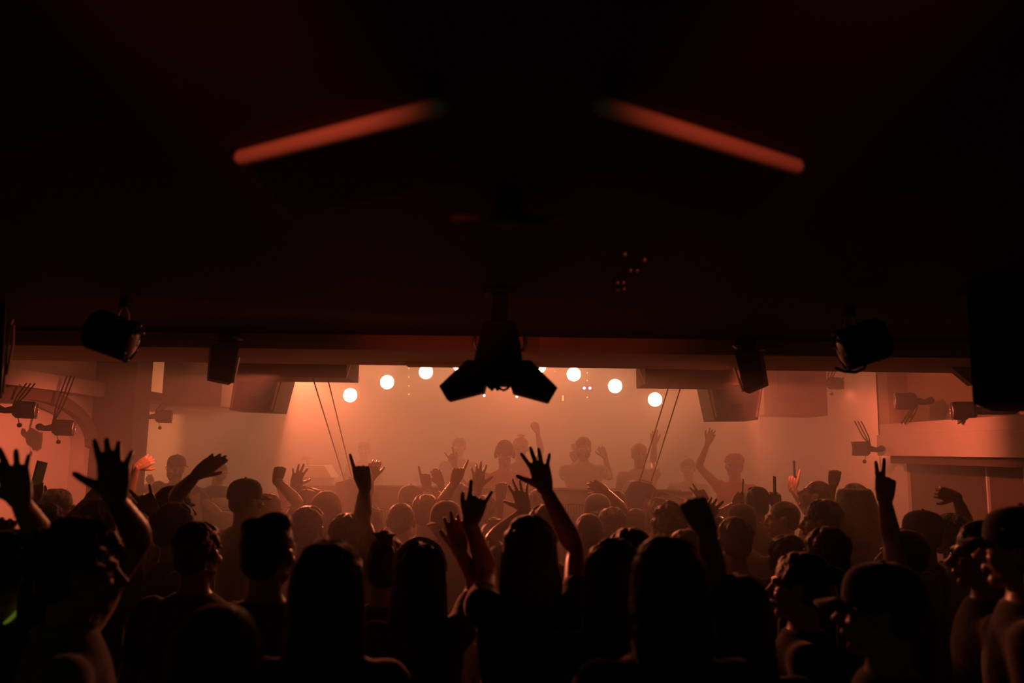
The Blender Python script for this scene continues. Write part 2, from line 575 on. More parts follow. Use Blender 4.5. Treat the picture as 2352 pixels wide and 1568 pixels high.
# bulkheads
for x0, x1, y0, y1, tri, lab in [(500, 795, 800, 867, [(796, 790), (812, 815), (796, 867)], 'dropped bulkhead box left of the stage lamps'),
                                 (1482, 1700, 800, 884, [(1481, 800), (1461, 830), (1481, 882)], 'dropped bulkhead box right of the stage lamps')]:
    t = thing('bulkhead', P((x0 + x1) / 2, y0, 6.4), lab, 'bulkhead')
    g = box_px(x0, y0, x1, y1, 6.4, 0.5)
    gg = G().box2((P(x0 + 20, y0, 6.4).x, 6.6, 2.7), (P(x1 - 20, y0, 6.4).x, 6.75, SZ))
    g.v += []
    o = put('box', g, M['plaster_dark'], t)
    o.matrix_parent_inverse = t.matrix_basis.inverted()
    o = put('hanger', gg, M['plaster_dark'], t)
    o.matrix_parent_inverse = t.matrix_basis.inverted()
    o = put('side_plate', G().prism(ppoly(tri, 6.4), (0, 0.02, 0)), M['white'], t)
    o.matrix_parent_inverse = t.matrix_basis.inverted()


def attach(o, t):
    o.parent = t
    o.matrix_parent_inverse = t.matrix_basis.inverted()
    return o


# square cabinets
for x0, y0, x1, y1, Y, lab in [(370, 810, 515, 931, 8.0, 'square hanging cabinet on the left, next to the bright wall strip'),
                               (1756, 830, 1897, 952, 7.9, 'square hanging cabinet on the right, beside the pink wall')]:
    t = thing('hanging_cabinet', P((x0 + x1) / 2, y1, Y), lab, 'loudspeaker cabinet', 'square cabinets hung over the stage')
    a, b = P(x0, y1, Y), P(x1, y0, Y)
    attach(put('cabinet', G().box2((a.x, Y, a.z), (b.x, Y + 0.5, b.z + 0.1)), M['speaker'], bevel=0.006), t)
    attach(put('front_panel', G().box2((a.x + 0.14, Y - 0.012, a.z + 0.12), (b.x - 0.12, Y + 0.01, b.z - 0.12)), M['grille'], bevel=0.004), t)
    attach(put('hanging_bracket', G().box2(((a.x + b.x) / 2 - 0.1, Y + 0.15, b.z + 0.08), ((a.x + b.x) / 2 + 0.1, Y + 0.35, SZ)), M['black']), t)

# tapered loudspeakers
for cx, ptsq, lab in [(592, [(545, 825), (660, 827), (628, 946), (526, 942)], 'tapered loudspeaker with a dark horn hanging left of the stage'),
                      (1690, [(1612, 830), (1762, 832), (1741, 964), (1641, 965)], 'tapered loudspeaker with a dark horn hanging right of the stage')]:
    Y = 7.2
    t = thing('tapered_loudspeaker', P(cx, 900, Y), lab, 'loudspeaker', 'tapered loudspeakers hung over the stage')
    q = ppoly(ptsq, Y)
    q2 = ppoly([(x, y) for x, y in ptsq], Y)
    attach(put('cabinet', G().prism(q, (0, 0.42, 0)), M['speaker'], bevel=0.006), t)
    c = (q[0] + q[1] + q[2] + q[3]) / 4

    def qp(u, v, dy=-0.012):
        top = q[0].lerp(q[1], u)
        bot = q[3].lerp(q[2], u)
        return top.lerp(bot, v) + Vector((0, dy, 0))
    attach(put('woofer_panel', G().prism([qp(.17, .22), qp(.83, .22), qp(.86, .62), qp(.14, .62)], (0, 0.015, 0)), M['grille']), t)
    attach(put('horn_flare', G().prism([qp(.1, .68), qp(.9, .68), qp(.72, .92), qp(.3, .92)], (0, 0.015, 0)), M['speaker']), t)
    attach(put('horn', G().prism([qp(.4, .72, -.03), qp(.62, .72, -.03), qp(.62, .88, -.03), qp(.4, .88, -.03)], (0, 0.03, 0)), M['black']), t)
    for s in (-1, 1):
        for k in range(1):
            e = G()
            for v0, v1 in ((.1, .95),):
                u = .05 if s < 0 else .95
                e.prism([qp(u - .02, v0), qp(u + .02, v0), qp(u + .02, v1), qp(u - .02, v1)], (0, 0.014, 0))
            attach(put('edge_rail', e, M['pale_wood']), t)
    attach(put('hanging_bracket', G().box2((c.x - 0.08, Y + 0.1, q[0].z - 0.02), (c.x + 0.08, Y + 0.3, SZ)), M['black']), t)

# cables that hold the monitors, and one along the left wall
for (x0, y0, x1, y1, Ya, Yb, lab) in [(718, 866, 793, 1110, 6.5, 6.75, 'thin cable slanting down to the left monitor, the outer of the pair'),
                                      (752, 866, 812, 1112, 6.6, 6.85, 'thin cable slanting down to the left monitor, the inner of the pair'),
                                      (1537, 884, 1468, 1108, 6.5, 6.75, 'thin cable slanting down to the right monitor, the inner of the pair'),
                                      (1565, 884, 1492, 1118, 6.6, 6.85, 'thin cable slanting down to the right monitor, the outer of the pair'),
                                      (341, 800, 327, 1042, 7.9, 7.9, 'thin vertical cable in front of the bright wall on the left')]:
    a, b = P(x0, y0, Ya), P(x1, y1, Yb)
    o = put('cable', G().tube([a, a.lerp(b, 0.5), b], 0.0052, 8), M['rope'], smooth=True)
    tag(o, lab, 'cable', 'thin cables over the stage')

# ------------------------------------------------------------------ booth and monitors
za = P(1176, 1130, 6.95).z
t = thing('performer_booth', (P(1130, 1100, 6.95).x, 6.95, 0.35), 'long performer booth across the stage front, behind the raised hands', 'booth')
bx0, bx1 = P(690, 1100, 6.95).x, P(1590, 1100, 6.95).x
attach(put('booth_front', G().box2((bx0, 6.95, 0.35), (bx1, 7.0, za)), M['plaster'], bevel=0.004), t)
attach(put('booth_top', G().box2((bx0, 6.93, za), (bx1, 7.28, za + 0.03)), M['wood'], bevel=0.003), t)
attach(put('top_rail', G().box2((bx0 + 0.05, 6.92, za + 0.03), (bx1 - 0.1, 6.935, za + 0.045)), M['white']), t)
for x0, x1 in ((bx0, bx0 + 0.05), (bx1 - 0.05, bx1)):
    attach(put('booth_side', G().box2((x0, 7.0, 0.35), (x1, 7.28, za)), M['plaster_dark']), t)
for pts, gr, lab in [([(755, 1185), (756, 1150), (772, 1107), (803, 1099), (831, 1110), (852, 1130), (866, 1185)], 805, 'angular monitor loudspeaker on the booth below the left cables'),
                     ([(1432, 1182), (1436, 1130), (1450, 1107), (1467, 1104), (1497, 1111), (1510, 1125), (1522, 1182)], 1475, 'angular monitor loudspeaker on the booth below the right cables')]:
    Y = 6.62
    q = ppoly(pts, Y)
    t = thing('monitor_loudspeaker', P(gr, 1180, Y), lab, 'monitor loudspeaker', 'monitor loudspeakers at the booth')
    attach(put('cabinet', G().prism(q, (0, 0.28, 0)), M['speaker'], bevel=0.006), t)
    c = sum(q, Vector()) / len(q)
    attach(put('grille', G().prism([c + (v - c) * 0.8 + Vector((0, -0.015, 0)) for v in q], (0, 0.02, 0)), M['grille']), t)
    attach(put('handle_rail', G().tube([q[3] + Vector((0.0, -0.01, 0.012)), q[4] + Vector((0, -0.01, 0.012))], 0.007, 8), M['steel'], smooth=True), t)
    attach(put('stand', G().box2((c.x - 0.12, Y + 0.04, 0.0), (c.x + 0.12, Y + 0.2, q[0].z + 0.02)), M['black']), t)
# perforated guard domes at the front of the booth
for px, py, wpx, lab in [(872, 1188, 60, 'perforated arched guard rising behind the crowd, left of centre'),
                         (1318, 1178, 62, 'perforated arched guard rising behind the crowd, right of centre')]:
    c = P(px, py, 6.5)
    r = wpx / 1829.3 * 6.5
    t = thing('perforated_guard', (c.x, c.y, 0), lab, 'guard', 'perforated guards before the booth')
    pts_ = [Vector((c.x + r * math.cos(a * math.pi / 16), c.y, c.z - 0.02 + 0.09 * math.sin(a * math.pi / 16))) for a in range(17)]
    attach(put('arched_top', G().tube(pts_, 0.008, 6), M['grille']), t)
    attach(put('sheet', G().box2((c.x - r, c.y, 0), (c.x + r, c.y + 0.012, c.z - 0.02)), M['grille']), t)
    g = G()
    for k in range(-9, 10):
        x = c.x + r * k / 10
        h = 0.09 * math.sqrt(max(0, 1 - (k / 10) ** 2))
        g.box2((x - 0.004, c.y, c.z - 0.03), (x + 0.004, c.y + 0.008, c.z - 0.02 + h))
    attach(put('slats', g, M['grille']), t)
# pale console seen through the haze behind the booth
c = P(720, 1096, 8.6)
t = thing('console', (c.x, c.y, 0.35), 'pale console with a small lamp, faint in the haze left of centre', 'console')
attach(put('console_top', G().prism(ppoly([(682, 1097), (762, 1097), (745, 1069), (688, 1069)], 8.6), (0, 0.35, 0)), M['white'], bevel=0.004), t)
attach(put('console_base', G().box2((c.x - 0.15, 8.62, 0.35), (c.x + 0.15, 8.9, P(720, 1096, 8.6).z)), M['speaker']), t)
attach(put('lamp_head', G().ell(P(705, 1052, 8.75), (0.06, 0.05, 0.03)), M['pale_wood'], smooth=True), t)
attach(put('lamp_arm', G().tube([P(705, 1054, 8.75), P(708, 1072, 8.75)], 0.008, 6), M['black']), t)
# bare boom microphone stand
a, b = P(1555, 1141, 6.85), P(1612, 1160, 6.7)
t = thing('microphone_stand', (a.x, 6.85, 0), 'microphone stand with a pale boom above heads, right of centre', 'microphone stand')
attach(put('boom', G().tube([P(1520, 1128, 6.95), a, b], 0.008, 8), M['steel'], smooth=True), t)
attach(put('pole', G().tube([(P(1520, 1128, 6.95)), Vector((P(1520, 1128, 6.95).x, 6.95, 0.4))], 0.012, 8), M['steel'], smooth=True), t)
attach(put('microphone', G().tube([b, b + (b - a).normalized() * 0.05], [0.014, 0.02], 10), M['black'], smooth=True), t)

# ------------------------------------------------------------------ dark things hung from the low ceiling
Y = 3.0
c = P(1147, 700, Y)
t = thing('centre_fixture', (c.x, Y, CZ), 'black twin-headed light fixture hanging at the centre of the beam', 'light fixture')
lobL = [(1071, 826), (1092, 827), (1118, 868), (1111, 898), (1027, 919), (1008, 886)]
lobR = [(1219, 827), (1199, 827), (1168, 868), (1178, 900), (1262, 923), (1281, 890)]
attach(put('lamp_head', G().prism(ppoly(lobL, Y), (0, 0.14, 0)), M['blackbox'], bevel=0.004), t)
attach(put('lamp_head', G().prism(ppoly(lobR, Y), (0, 0.14, 0)), M['blackbox'], bevel=0.004), t)
body = [(1110, 735), (1183, 735), (1196, 790), (1200, 830), (1176, 884), (1114, 882), (1088, 830), (1097, 790)]
attach(put('housing', G().prism(ppoly(body, Y + 0.01), (0, 0.12, 0)), M['blackbox'], bevel=0.004), t)
attach(put('ceiling_plate', G().box2((c.x - 0.06, Y, CZ - 0.02), (c.x + 0.06, Y + 0.12, CZ)), M['black'], bevel=0.004), t)
attach(put('pole', G().box2((c.x - 0.03, Y + 0.04, P(1147, 740, Y).z), (c.x + 0.03, Y + 0.1, CZ - 0.01)), M['black']), t)
for s, px in ((-1, 1091), (1, 1205)):
    attach(put('side_knob', G().tube([P(px, 776, Y), P(px + 3 * s, 790, Y), P(px - 4 * s, 804, Y)], 0.007, 8), M['steel'], smooth=True), t)
g = G()
for k, px in enumerate((1122, 1128, 1134, 1141)):
    g.tube([P(px, 878, Y), P(px + 2, 888 + (k % 2) * 5, Y)], 0.008, 7)
attach(put('connector', g, M['black'], smooth=True), t)
attach(put('cable_loop', G().tube([P(1143, 884, Y), P(1148, 892, Y), P(1157, 896, Y), P(1166, 892, Y), P(1171, 884, Y)], 0.005, 8), M['black'], smooth=True), t)

# barrel lights left and right
for cxp, cyp, s, lab in [(266, 772, 1, 'black barrel spotlight hung from the low ceiling on the left, studded rim'),
                         (1974, 792, -1, 'black barrel spotlight hung from the low ceiling on the right')]:
    Y = 3.3
    c = P(cxp, cyp, Y)
    t = thing('barrel_spotlight', (c.x, Y, CZ), lab, 'spotlight', 'barrel spotlights under the low ceiling')
    d = Vector((s * 0.8, 0.15, -0.28)).normalized()
    u = perp_frame(d)
    attach(put('barrel', G().tube([c - d * 0.11, c - d * 0.09, c + d * 0.06, c + d * 0.075], [0.07, 0.088, 0.088, 0.08], 22, ends=False), M['black']), t)
    rim = [c + d * 0.075 + u @ Vector((0.085 * math.cos(k * math.pi / 12), 0, 0.085 * math.sin(k * math.pi / 12))) for k in range(25)]
    attach(put('rim', G().tube(rim, 0.006, 6), M['black'], smooth=True), t)
    for k in range(6):
        a = k * math.pi / 3 + 0.3
        attach(put('bolt', G().ell(c + d * 0.078 + u @ Vector((0.078 * math.cos(a), 0, 0.078 * math.sin(a))), 0.008, seg=8, nr=5), M['steel'], smooth=True), t)
    attach(put('lens', G().ell(c + d * 0.07, (0.075, 0.075, 0.02), u @ Matrix.Rotation(R(90), 3, 'X'), 18, 6), M['lens'], smooth=True), t)
    hk = [(-13, -26), (-12, -50), (-6, -66), (4, -67), (11, -52), (13, -26)]
    hx = 17 if s > 0 else -20
    attach(put('yoke', G().tube([P(cxp + hx + q[0], cyp + q[1], Y - 0.02) for q in hk], 0.0065, 8), M['brass'], smooth=True), t)
    attach(put('clamp', G().box2((P(cxp + hx, 700, Y).x - 0.018, Y, P(cxp + hx, cyp - 64, Y).z), (P(cxp + hx, 700, Y).x + 0.018, Y + 0.03, CZ)), M['black'], bevel=0.004), t)
    if s < 0:
        attach(put('cable_loop', G().tube([P(1920, 845, Y), P(1940, 853, Y), P(1965, 855, Y), P(1985, 846, Y), P(1990, 830, Y)], 0.006, 7), M['black'], smooth=True), t)

# small box floods
for pts, edge, tabs, lab in [([(486, 790), (550, 792), (533, 880), (480, 869)], [(546, 817), (549, 820), (537, 878), (532, 880)], [(488, 774), (543, 776)], 'dark box flood light under the beam on the left, pink lit edge'),
                             ([(1686, 806), (1744, 806), (1756, 880), (1709, 900)], [(1686, 845), (1690, 845), (1710, 898), (1706, 900)], [(1694, 796), (1746, 800)], 'dark box flood light under the beam on the right')]:
    Y = 4.2
    q = ppoly(pts, Y)
    c = sum(q, Vector()) / 4
    t = thing('flood_light', (c.x, Y, CZ), lab, 'flood light', 'box flood lights under the beam')
    sgn = -1 if pts[0][0] < 1176 else 1
    attach(put('housing', G().prism(q, (0.07 * sgn, 0.15, 0)), M['blackbox'], bevel=0.006), t)
    attach(put('glass_edge', G().prism(ppoly(edge, Y - 0.004), (0, 0.02, 0)), M['cup']), t)
    for tx, ty in tabs:
        attach(put('wing_nut', G().prism(ppoly([(tx - 10, ty - 3), (tx + 2, ty - 4), (tx + 11, ty + 3), (tx - 1, ty + 4)], Y - 0.01), (0, 0.03, 0)), M['steel']), t)
    attach(put('bracket', G().box2((c.x - 0.05, Y + 0.05, q[0].z - 0.03), (c.x + 0.05, Y + 0.09, CZ)), M['black']), t)

# cabinet at the left edge with its pale frame, big cabinet at the right edge
Y = 3.4
c = P(-20, 800, Y)
t = thing('edge_loudspeaker', (c.x, Y, CZ), 'black loudspeaker cut by the left edge, its metal frame lit', 'loudspeaker')
attach(put('cabinet', G().prism(ppoly([(-150, 675), (14, 690), (2, 905), (-150, 900)], Y), (-0.22, 0.35, 0)), M['blackbox'], bevel=0.006), t)
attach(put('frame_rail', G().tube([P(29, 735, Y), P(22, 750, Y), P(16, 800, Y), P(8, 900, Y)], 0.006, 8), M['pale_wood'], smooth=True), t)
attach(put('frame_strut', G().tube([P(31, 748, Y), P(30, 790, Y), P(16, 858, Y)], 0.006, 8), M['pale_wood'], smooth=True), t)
Y = 2.8
c = P(2300, 800, Y)
t = thing('large_loudspeaker', (c.x, Y, CZ), 'big black loudspeaker hanging at the right edge above the ledge', 'loudspeaker')
attach(put('cabinet', G().prism(ppoly([(2218, 640), (2480, 640), (2490, 931), (2234, 929)], Y), (0.30, 0.4, 0)), M['blackbox'], bevel=0.008), t)
attach(put('grille', G().prism(ppoly([(2232, 655), (2466, 655), (2474, 915), (2246, 914)], Y - 0.012), (0, 0.014, 0)), M['black']), t)
attach(put('ceiling_bracket', G().box2((P(2300, 645, Y).x - 0.05, Y + 0.1, P(2300, 645, Y).z - 0.02), (P(2300, 645, Y).x + 0.05, Y + 0.2, CZ)), M['black']), t)

# two pale battens under the black ceiling, lit by unseen spots added behind the camera


def at_z(px, py, z):
    d = ray(px, py)
    return Vector((0, 0, CAMZ)) + d * ((z - CAMZ) / d.z)


for x0, y0, x1, y1, e, lab in [(556, 362, 1010, 246, 1.0, 'pale ceiling batten glowing red on the left side'),
                               (1828, 382, 1385, 244, 0.75, 'pale ceiling batten glowing red on the right side')]:
    a, b = at_z(x0, y0, 2.603), at_z(x1, y1, 2.603)
    t = thing('ceiling_batten', (a + b) / 2, lab, 'ceiling batten', 'pale battens under the black ceiling')
    attach(put('batten', G().tube([a, a.lerp(b, 0.5), b], 0.017, 12), M['bar'], smooth=True), t)
    tg = a.lerp(b, 0.30)
    lamp_obj('rear_spot_light', 'SPOT', (tg.x * 1.15, -0.9, 2.40), tg, 100 * e, (1.0, 0.10, 0.045), 0.01, 16, 1.0)

# small round junction with two arms on the ceiling
c = at_z(1165, 500, 2.57)
t = thing('ceiling_mount', c, 'barely visible round mount with two arms on the black ceiling', 'ceiling mount')
attach(put('hub', G().tube([c + Vector((0, 0, -0.02)), c + Vector((0, 0, 0.05))], 0.035, 16, ends=False), M['speaker']), t)
attach(put('arm', G().tube([at_z(1045, 502, 2.58), c], 0.012, 8), M['speaker'], smooth=True), t)
attach(put('arm', G().tube([at_z(1290, 508, 2.58), c], 0.010, 8), M['speaker'], smooth=True), t)
# little plugs on the ceiling right of centre
for px, py in [(1419, 648), (1433, 648), (1420, 663), (1434, 663), (1449, 620), (1464, 620), (1436, 583), (1481, 596)]:
    p = at_z(px, py, CZ - 0.012)
    o = put('ceiling_plug', G().ell(p, (0.008, 0.008, 0.010), seg=8, nr=5), M['steel'], smooth=True)
    tag(o, 'tiny metal plug in the cluster on the black ceiling right of centre', 'plug', 'tiny metal plugs on the ceiling')


# ------------------------------------------------------------------ people
JOBS = []       # (object, [(geometry, voxel, smooth iterations)], material)


def part(name, pieces, m, parent):
    """pieces = [(G, voxel, smoothing)]; every piece becomes a closed skin, all joined into one mesh later"""
    me = bpy.data.meshes.new(name)
    o = bpy.data.objects.new(name, me)
    COL.objects.link(o)
    o.parent = parent
    me.materials.append(m)
    JOBS.append((o, pieces, m))
    return o


def bake_jobs():
    tmp = []
    for o, pieces, m in JOBS:
        lst = []
        for g, vox, sm in pieces:
            me = g.mesh('tmp')
            if vox:
                bm = bmesh.new()
                bm.from_mesh(me)
                bmesh.ops.recalc_face_normals(bm, faces=bm.faces)
                bm.to_mesh(me)
                bm.free()
            t = bpy.data.objects.new('tmp', me)
            COL.objects.link(t)
            if vox:
                md = t.modifiers.new('r', 'REMESH')
                md.mode = 'VOXEL'
                md.voxel_size = vox
                md.adaptivity = 0.0
                if sm:
                    md = t.modifiers.new('s', 'SMOOTH')
                    md.iterations = sm
                    md.factor = 0.5
            lst.append(t)
        tmp.append(lst)
    dg = bpy.context.evaluated_depsgraph_get()
    dg.update()
    for (o, pieces, m), lst in zip(JOBS, tmp):
        bm = bmesh.new()
        for t in lst:
            me = bpy.data.meshes.new_from_object(t.evaluated_get(dg))
            bm.from_mesh(me)
            bpy.data.meshes.remove(me)
        for f in bm.faces:
            f.smooth = True
        bm.to_mesh(o.data)
        bm.free()
    for lst in tmp:
        for t in lst:
            me = t.data
            bpy.data.objects.remove(t)
            bpy.data.meshes.remove(me)


# finger bend per pose: ((spread deg), (curl of index, middle, ring, little), thumb (out deg, curl))
POSES = {
    'open': ((-17, -5, 6, 20), (8, 5, 9, 14), (58, 8)),
    'wave': ((-8, -3, 5, 22), (8, 6, 12, 16), (60, 10)),
    'flat': ((-6, -2, 3, 8), (8, 8, 10, 12), (38, 12)),
    'point': ((-3, 0, 3, 6), (3, 88, 92, 92), (25, 45)),
    'thumb': ((-3, 0, 3, 6), (88, 88, 92, 92), (62, 0)),
    'fist': ((-2, 0, 2, 4), (86, 88, 90, 90), (20, 50)),
    'horns': ((-8, 0, 3, 16), (5, 88, 90, 8), (40, 20)),
    'two': ((-6, 3, 3, 6), (4, 4, 90, 90), (20, 45)),
    'relaxed': ((-8, -2, 5, 12), (22, 28, 34, 38), (42, 15)),
    'claw': ((-12, -3, 6, 15), (42, 40, 42, 45), (50, 25)),
    'grip': ((-3, 0, 2, 5), (52, 55, 58, 60), (45, 45)),
    'ok': ((4, -4, 7, 18), (52, 14, 12, 10), (18, 38)),
}


def hand_geo(wrist, tip, normal, thumb, pose, sc_=1.0):
    """wrist -> tip gives the finger direction, normal the back of the hand, thumb=+1/-1 the side"""
    y = (tip - wrist).normalized()
    z = (normal - y * normal.dot(y)).normalized()
    x = y.cross(z) * thumb
    sp, cu, th = POSES[pose]
    rj = random.Random(int(abs(wrist.x * 7919 + tip.z * 104729)))
    sp = [q + rj.uniform(-4, 4) for q in sp]
    cu = [max(0, q + rj.uniform(-5, 9)) for q in cu]

    def W(a, b, c):
        return wrist + (x * a + y * b + z * c) * sc_
    g = G()
    mx = [0.030, 0.010, -0.011, -0.030]
    my = [0.088, 0.092, 0.088, 0.080]
    ln = [0.074, 0.082, 0.076, 0.060]
    fr = [0.0095, 0.0098, 0.0094, 0.0084]
    for i in range(4):
        g.tube([W(mx[i] * 0.55, 0.0, 0), W(mx[i] * 0.85, 0.045, 0.001), W(mx[i], my[i], 0.001)],
               [0.0155 * sc_, 0.0150 * sc_, 0.0120 * sc_], 8)
        a = -R(sp[i])
        d = Vector((math.sin(a), math.cos(a), 0))
        side = Vector((math.cos(a), -math.sin(a), 0))
        p = Vector((mx[i], my[i], 0.001))
        pts = [W(*p)]
        c = R(cu[i])
        ang = 0
        for k, fl in enumerate((0.44, 0.31, 0.25)):
            ang += c * (0.9 if k == 0 else 1.0 if k == 1 else 0.65)
            dd = d * math.cos(ang) + Vector((0, 0, -1)) * math.sin(ang)
            p = p + dd * ln[i] * fl
            pts.append(W(*p))
        g.tube(pts, [fr[i] * 1.08 * sc_, fr[i] * sc_, fr[i] * 0.95 * sc_, fr[i] * 0.82 * sc_], 8)
    # heel and thumb
    g.tube([W(-0.012, -0.01, 0), W(-0.022, 0.03, -0.006), W(-0.026, 0.06, -0.004)], [0.017 * sc_, 0.017 * sc_, 0.013 * sc_], 8)
    a = R(th[0])
    c = R(th[1])
    p0 = Vector((0.014, 0.012, -0.004))
    p1 = p0 + Vector((math.sin(a * 0.8), math.cos(a * 0.8), -0.18)) * 0.044
    p2 = p1 + Vector((math.sin(a - c * 0.5), math.cos(a - c * 0.5), -0.15 - c * 0.4)).normalized() * 0.034
    p3 = p2 + Vector((math.sin(a - c * 1.3), math.cos(a - c * 1.3), -0.15 - c * 0.7)).normalized() * 0.028
    g.tube([W(*p0), W(*p1), W(*p2), W(*p3)], [0.018 * sc_, 0.0145 * sc_, 0.0108 * sc_, 0.0090 * sc_], 8)
    # wrist stub
    g.tube([wrist - y * 0.012 * sc_, wrist, W(0, 0.02, 0)], [0.0245 * sc_, 0.0250 * sc_, 0.024 * sc_], 10, flat=(z, 0.78))
    return g


def head_geo(nose=1.0):
    g = G()
    g.ell((0, -0.014, 0.030), (0.074, 0.092, 0.083), seg=18, nr=12)
    g.ell((0, 0.026, -0.030), (0.057, 0.060, 0.076), seg=16, nr=10)
    g.ell((0, 0.058, -0.089), (0.026, 0.024, 0.021))
    for s in (-1, 1):
        g.ell((s * 0.032, 0.012, -0.062), (0.028, 0.048, 0.030))
        g.ell((s * 0.036, 0.060, -0.022), (0.024, 0.022, 0.022))
        g.ell((s * 0.011, 0.094, -0.028), 0.0095)
        g.ell((s * 0.077, -0.004, -0.004), (0.009, 0.019, 0.031))
        g.ell((s * 0.079, -0.012, 0.012), (0.010, 0.012, 0.016))
        g.ell((s * 0.028, 0.0785, 0.026), (0.022, 0.012, 0.009))
    g.tube([(0, 0.083, 0.012), (0, 0.097, -0.010), (0, 0.107, -0.024)], [0.0085, 0.010, 0.0135], 8)
    g.ell((0, 0.0885, -0.052), (0.022, 0.010, 0.0065))
    g.ell((0, 0.0865, -0.062), (0.019, 0.010, 0.0070))
    return g


def hair_geo(kind, rnd):
    g = G()
    if kind == 'bald':
        return None
    if kind == 'buzz':
        g.ell((0, -0.018, 0.037), (0.0785, 0.094, 0.083), seg=18, nr=12)
        g.ell((0, -0.052, -0.01), (0.066, 0.052, 0.055))
        return g
    g.ell((0, -0.022, 0.042), (0.083, 0.099, 0.086), seg=18, nr=12)
    g.ell((0, -0.052, -0.012), (0.071, 0.058, 0.062))

    def surf(th, ph, k=1.0):
        return Vector((0.083 * math.sin(ph) * math.cos(th), -0.022 + 0.099 * math.sin(ph) * math.sin(th), 0.042 + 0.086 * math.cos(ph))) * 1.0
    if kind in ('short', 'quiff', 'messy', 'long', 'bun', 'ponytail', 'bob'):
        nt = {'short': 26, 'quiff': 30, 'messy': 46, 'long': 16, 'bun': 16, 'ponytail': 16, 'bob': 16}[kind]
        for _ in range(nt * 2):
            th = rnd.uniform(0, 2 * math.pi)
            ph = rnd.uniform(0.05, 1.15)
            j_ = rnd.uniform(-.28, .28)
            lift = rnd.uniform(0.0, 0.004) + (0.010 if kind == 'messy' else 0.002)
            pts = []
            for q in range(4):
                p = surf(th + j_ * q * .6, ph + 0.17 * q)
                d = Vector((p.x, p.y + 0.02, p.z - 0.03)).normalized()
                pts.append(p + d * (lift * q / 3 - 0.002))
            if pts[3].y > 0.055 and pts[3].z < 0.075:
                continue
            g.tube(pts, [0.0085, 0.010, 0.009, 0.006], 6)
    if kind == 'quiff':
        for k in range(7):
            x = -0.045 + 0.015 * k
            g.tube([(x, 0.03, 0.10), (x * 1.05, 0.062, 0.128 + 0.006 * math.sin(k * 2)), (x * 1.15 + 0.012, 0.045, 0.148)], [0.022, 0.018, 0.010], 7)
    if kind == 'lumps':
        g.ell((-0.045, -0.03, 0.095), (0.042, 0.055, 0.034))
        g.ell((0.022, -0.012, 0.112), (0.056, 0.06, 0.036))
    if kind in ('curly', 'bigcurly'):
        q = 150 if kind == 'bigcurly' else 120
        ex = 0.014 if kind == 'bigcurly' else 0.006
        for _ in range(q):
            th = rnd.uniform(0, 2 * math.pi)
            ph = rnd.uniform(0, 1.9)
            p = surf(th, ph)
            if p.y > 0.045 and p.z < 0.055:
                continue
            d = Vector((p.x, p.y + 0.02, p.z - 0.03)).normalized()
            g.ell(p + d * (ex + rnd.uniform(-.006, .004)), rnd.uniform(0.010, 0.016), seg=8, nr=5)
    if kind in ('long', 'bob', 'hood'):
        L = {'long': 0.34, 'bob': 0.17, 'hood': 0.2}[kind]
        for k in range(15):
            u = k / 14
            a = math.pi * (1.06 + 0.88 * u)
            x, y = 0.077 * math.cos(a), -0.010 + 0.088 * math.sin(a)
            f = rnd.uniform(0.9, 1.05)
            w_ = rnd.uniform(-.012, .012)
            g.tube([(x, y, 0.06), (x * 1.08, y * 1.04, -0.04), (x * 1.18 + w_, y * 1.06, -0.04 - L * 0.4 * f), (x * 1.12 + w_, y * 0.98 - 0.01, -0.04 - L * f * 0.95)],
                   [0.020, 0.023, 0.021, 0.010], 7)
        if L > .2:
            g.ell((0, -0.065, -0.12), (0.085, 0.04, 0.15))
    if kind == 'wide':      # big loose hair that widens to the shoulders
        for k in range(21):
            u = k / 20
            a = math.pi * (0.98 + 1.04 * u)
            x, y = 0.080 * math.cos(a), -0.012 + 0.090 * math.sin(a)
            w_ = rnd.uniform(-.02, .02)
            g.tube([(x, y, 0.07), (x * 1.35, y * 1.1, -0.03), (x * 1.9 + w_, y * 1.15, -0.16), (x * 2.15 + w_, y * 1.1, -0.30)], [0.026, 0.032, 0.030, 0.014], 7)
        g.ell((0, -0.07, -0.10), (0.12, 0.05, 0.17))
    if kind == 'bun':
        g.ell((0.0, -0.065, 0.135), (0.036, 0.036, 0.030))
        for _ in range(10):
            a = rnd.uniform(0, 6.28)
            g.tube([(0.02 * math.cos(a), -0.065 + 0.02 * math.sin(a), 0.14), (0.05 * math.cos(a), -0.065 + 0.05 * math.sin(a), 0.15)], [0.012, 0.006], 6)
    if kind == 'ponytail':
        g.tube([(0, -0.10, 0.07), (0, -0.145, 0.06), (0.005, -0.165, -0.03), (0.01, -0.15, -0.15), (0.0, -0.14, -0.24)], [0.022, 0.026, 0.028, 0.024, 0.010], 9)
    return g


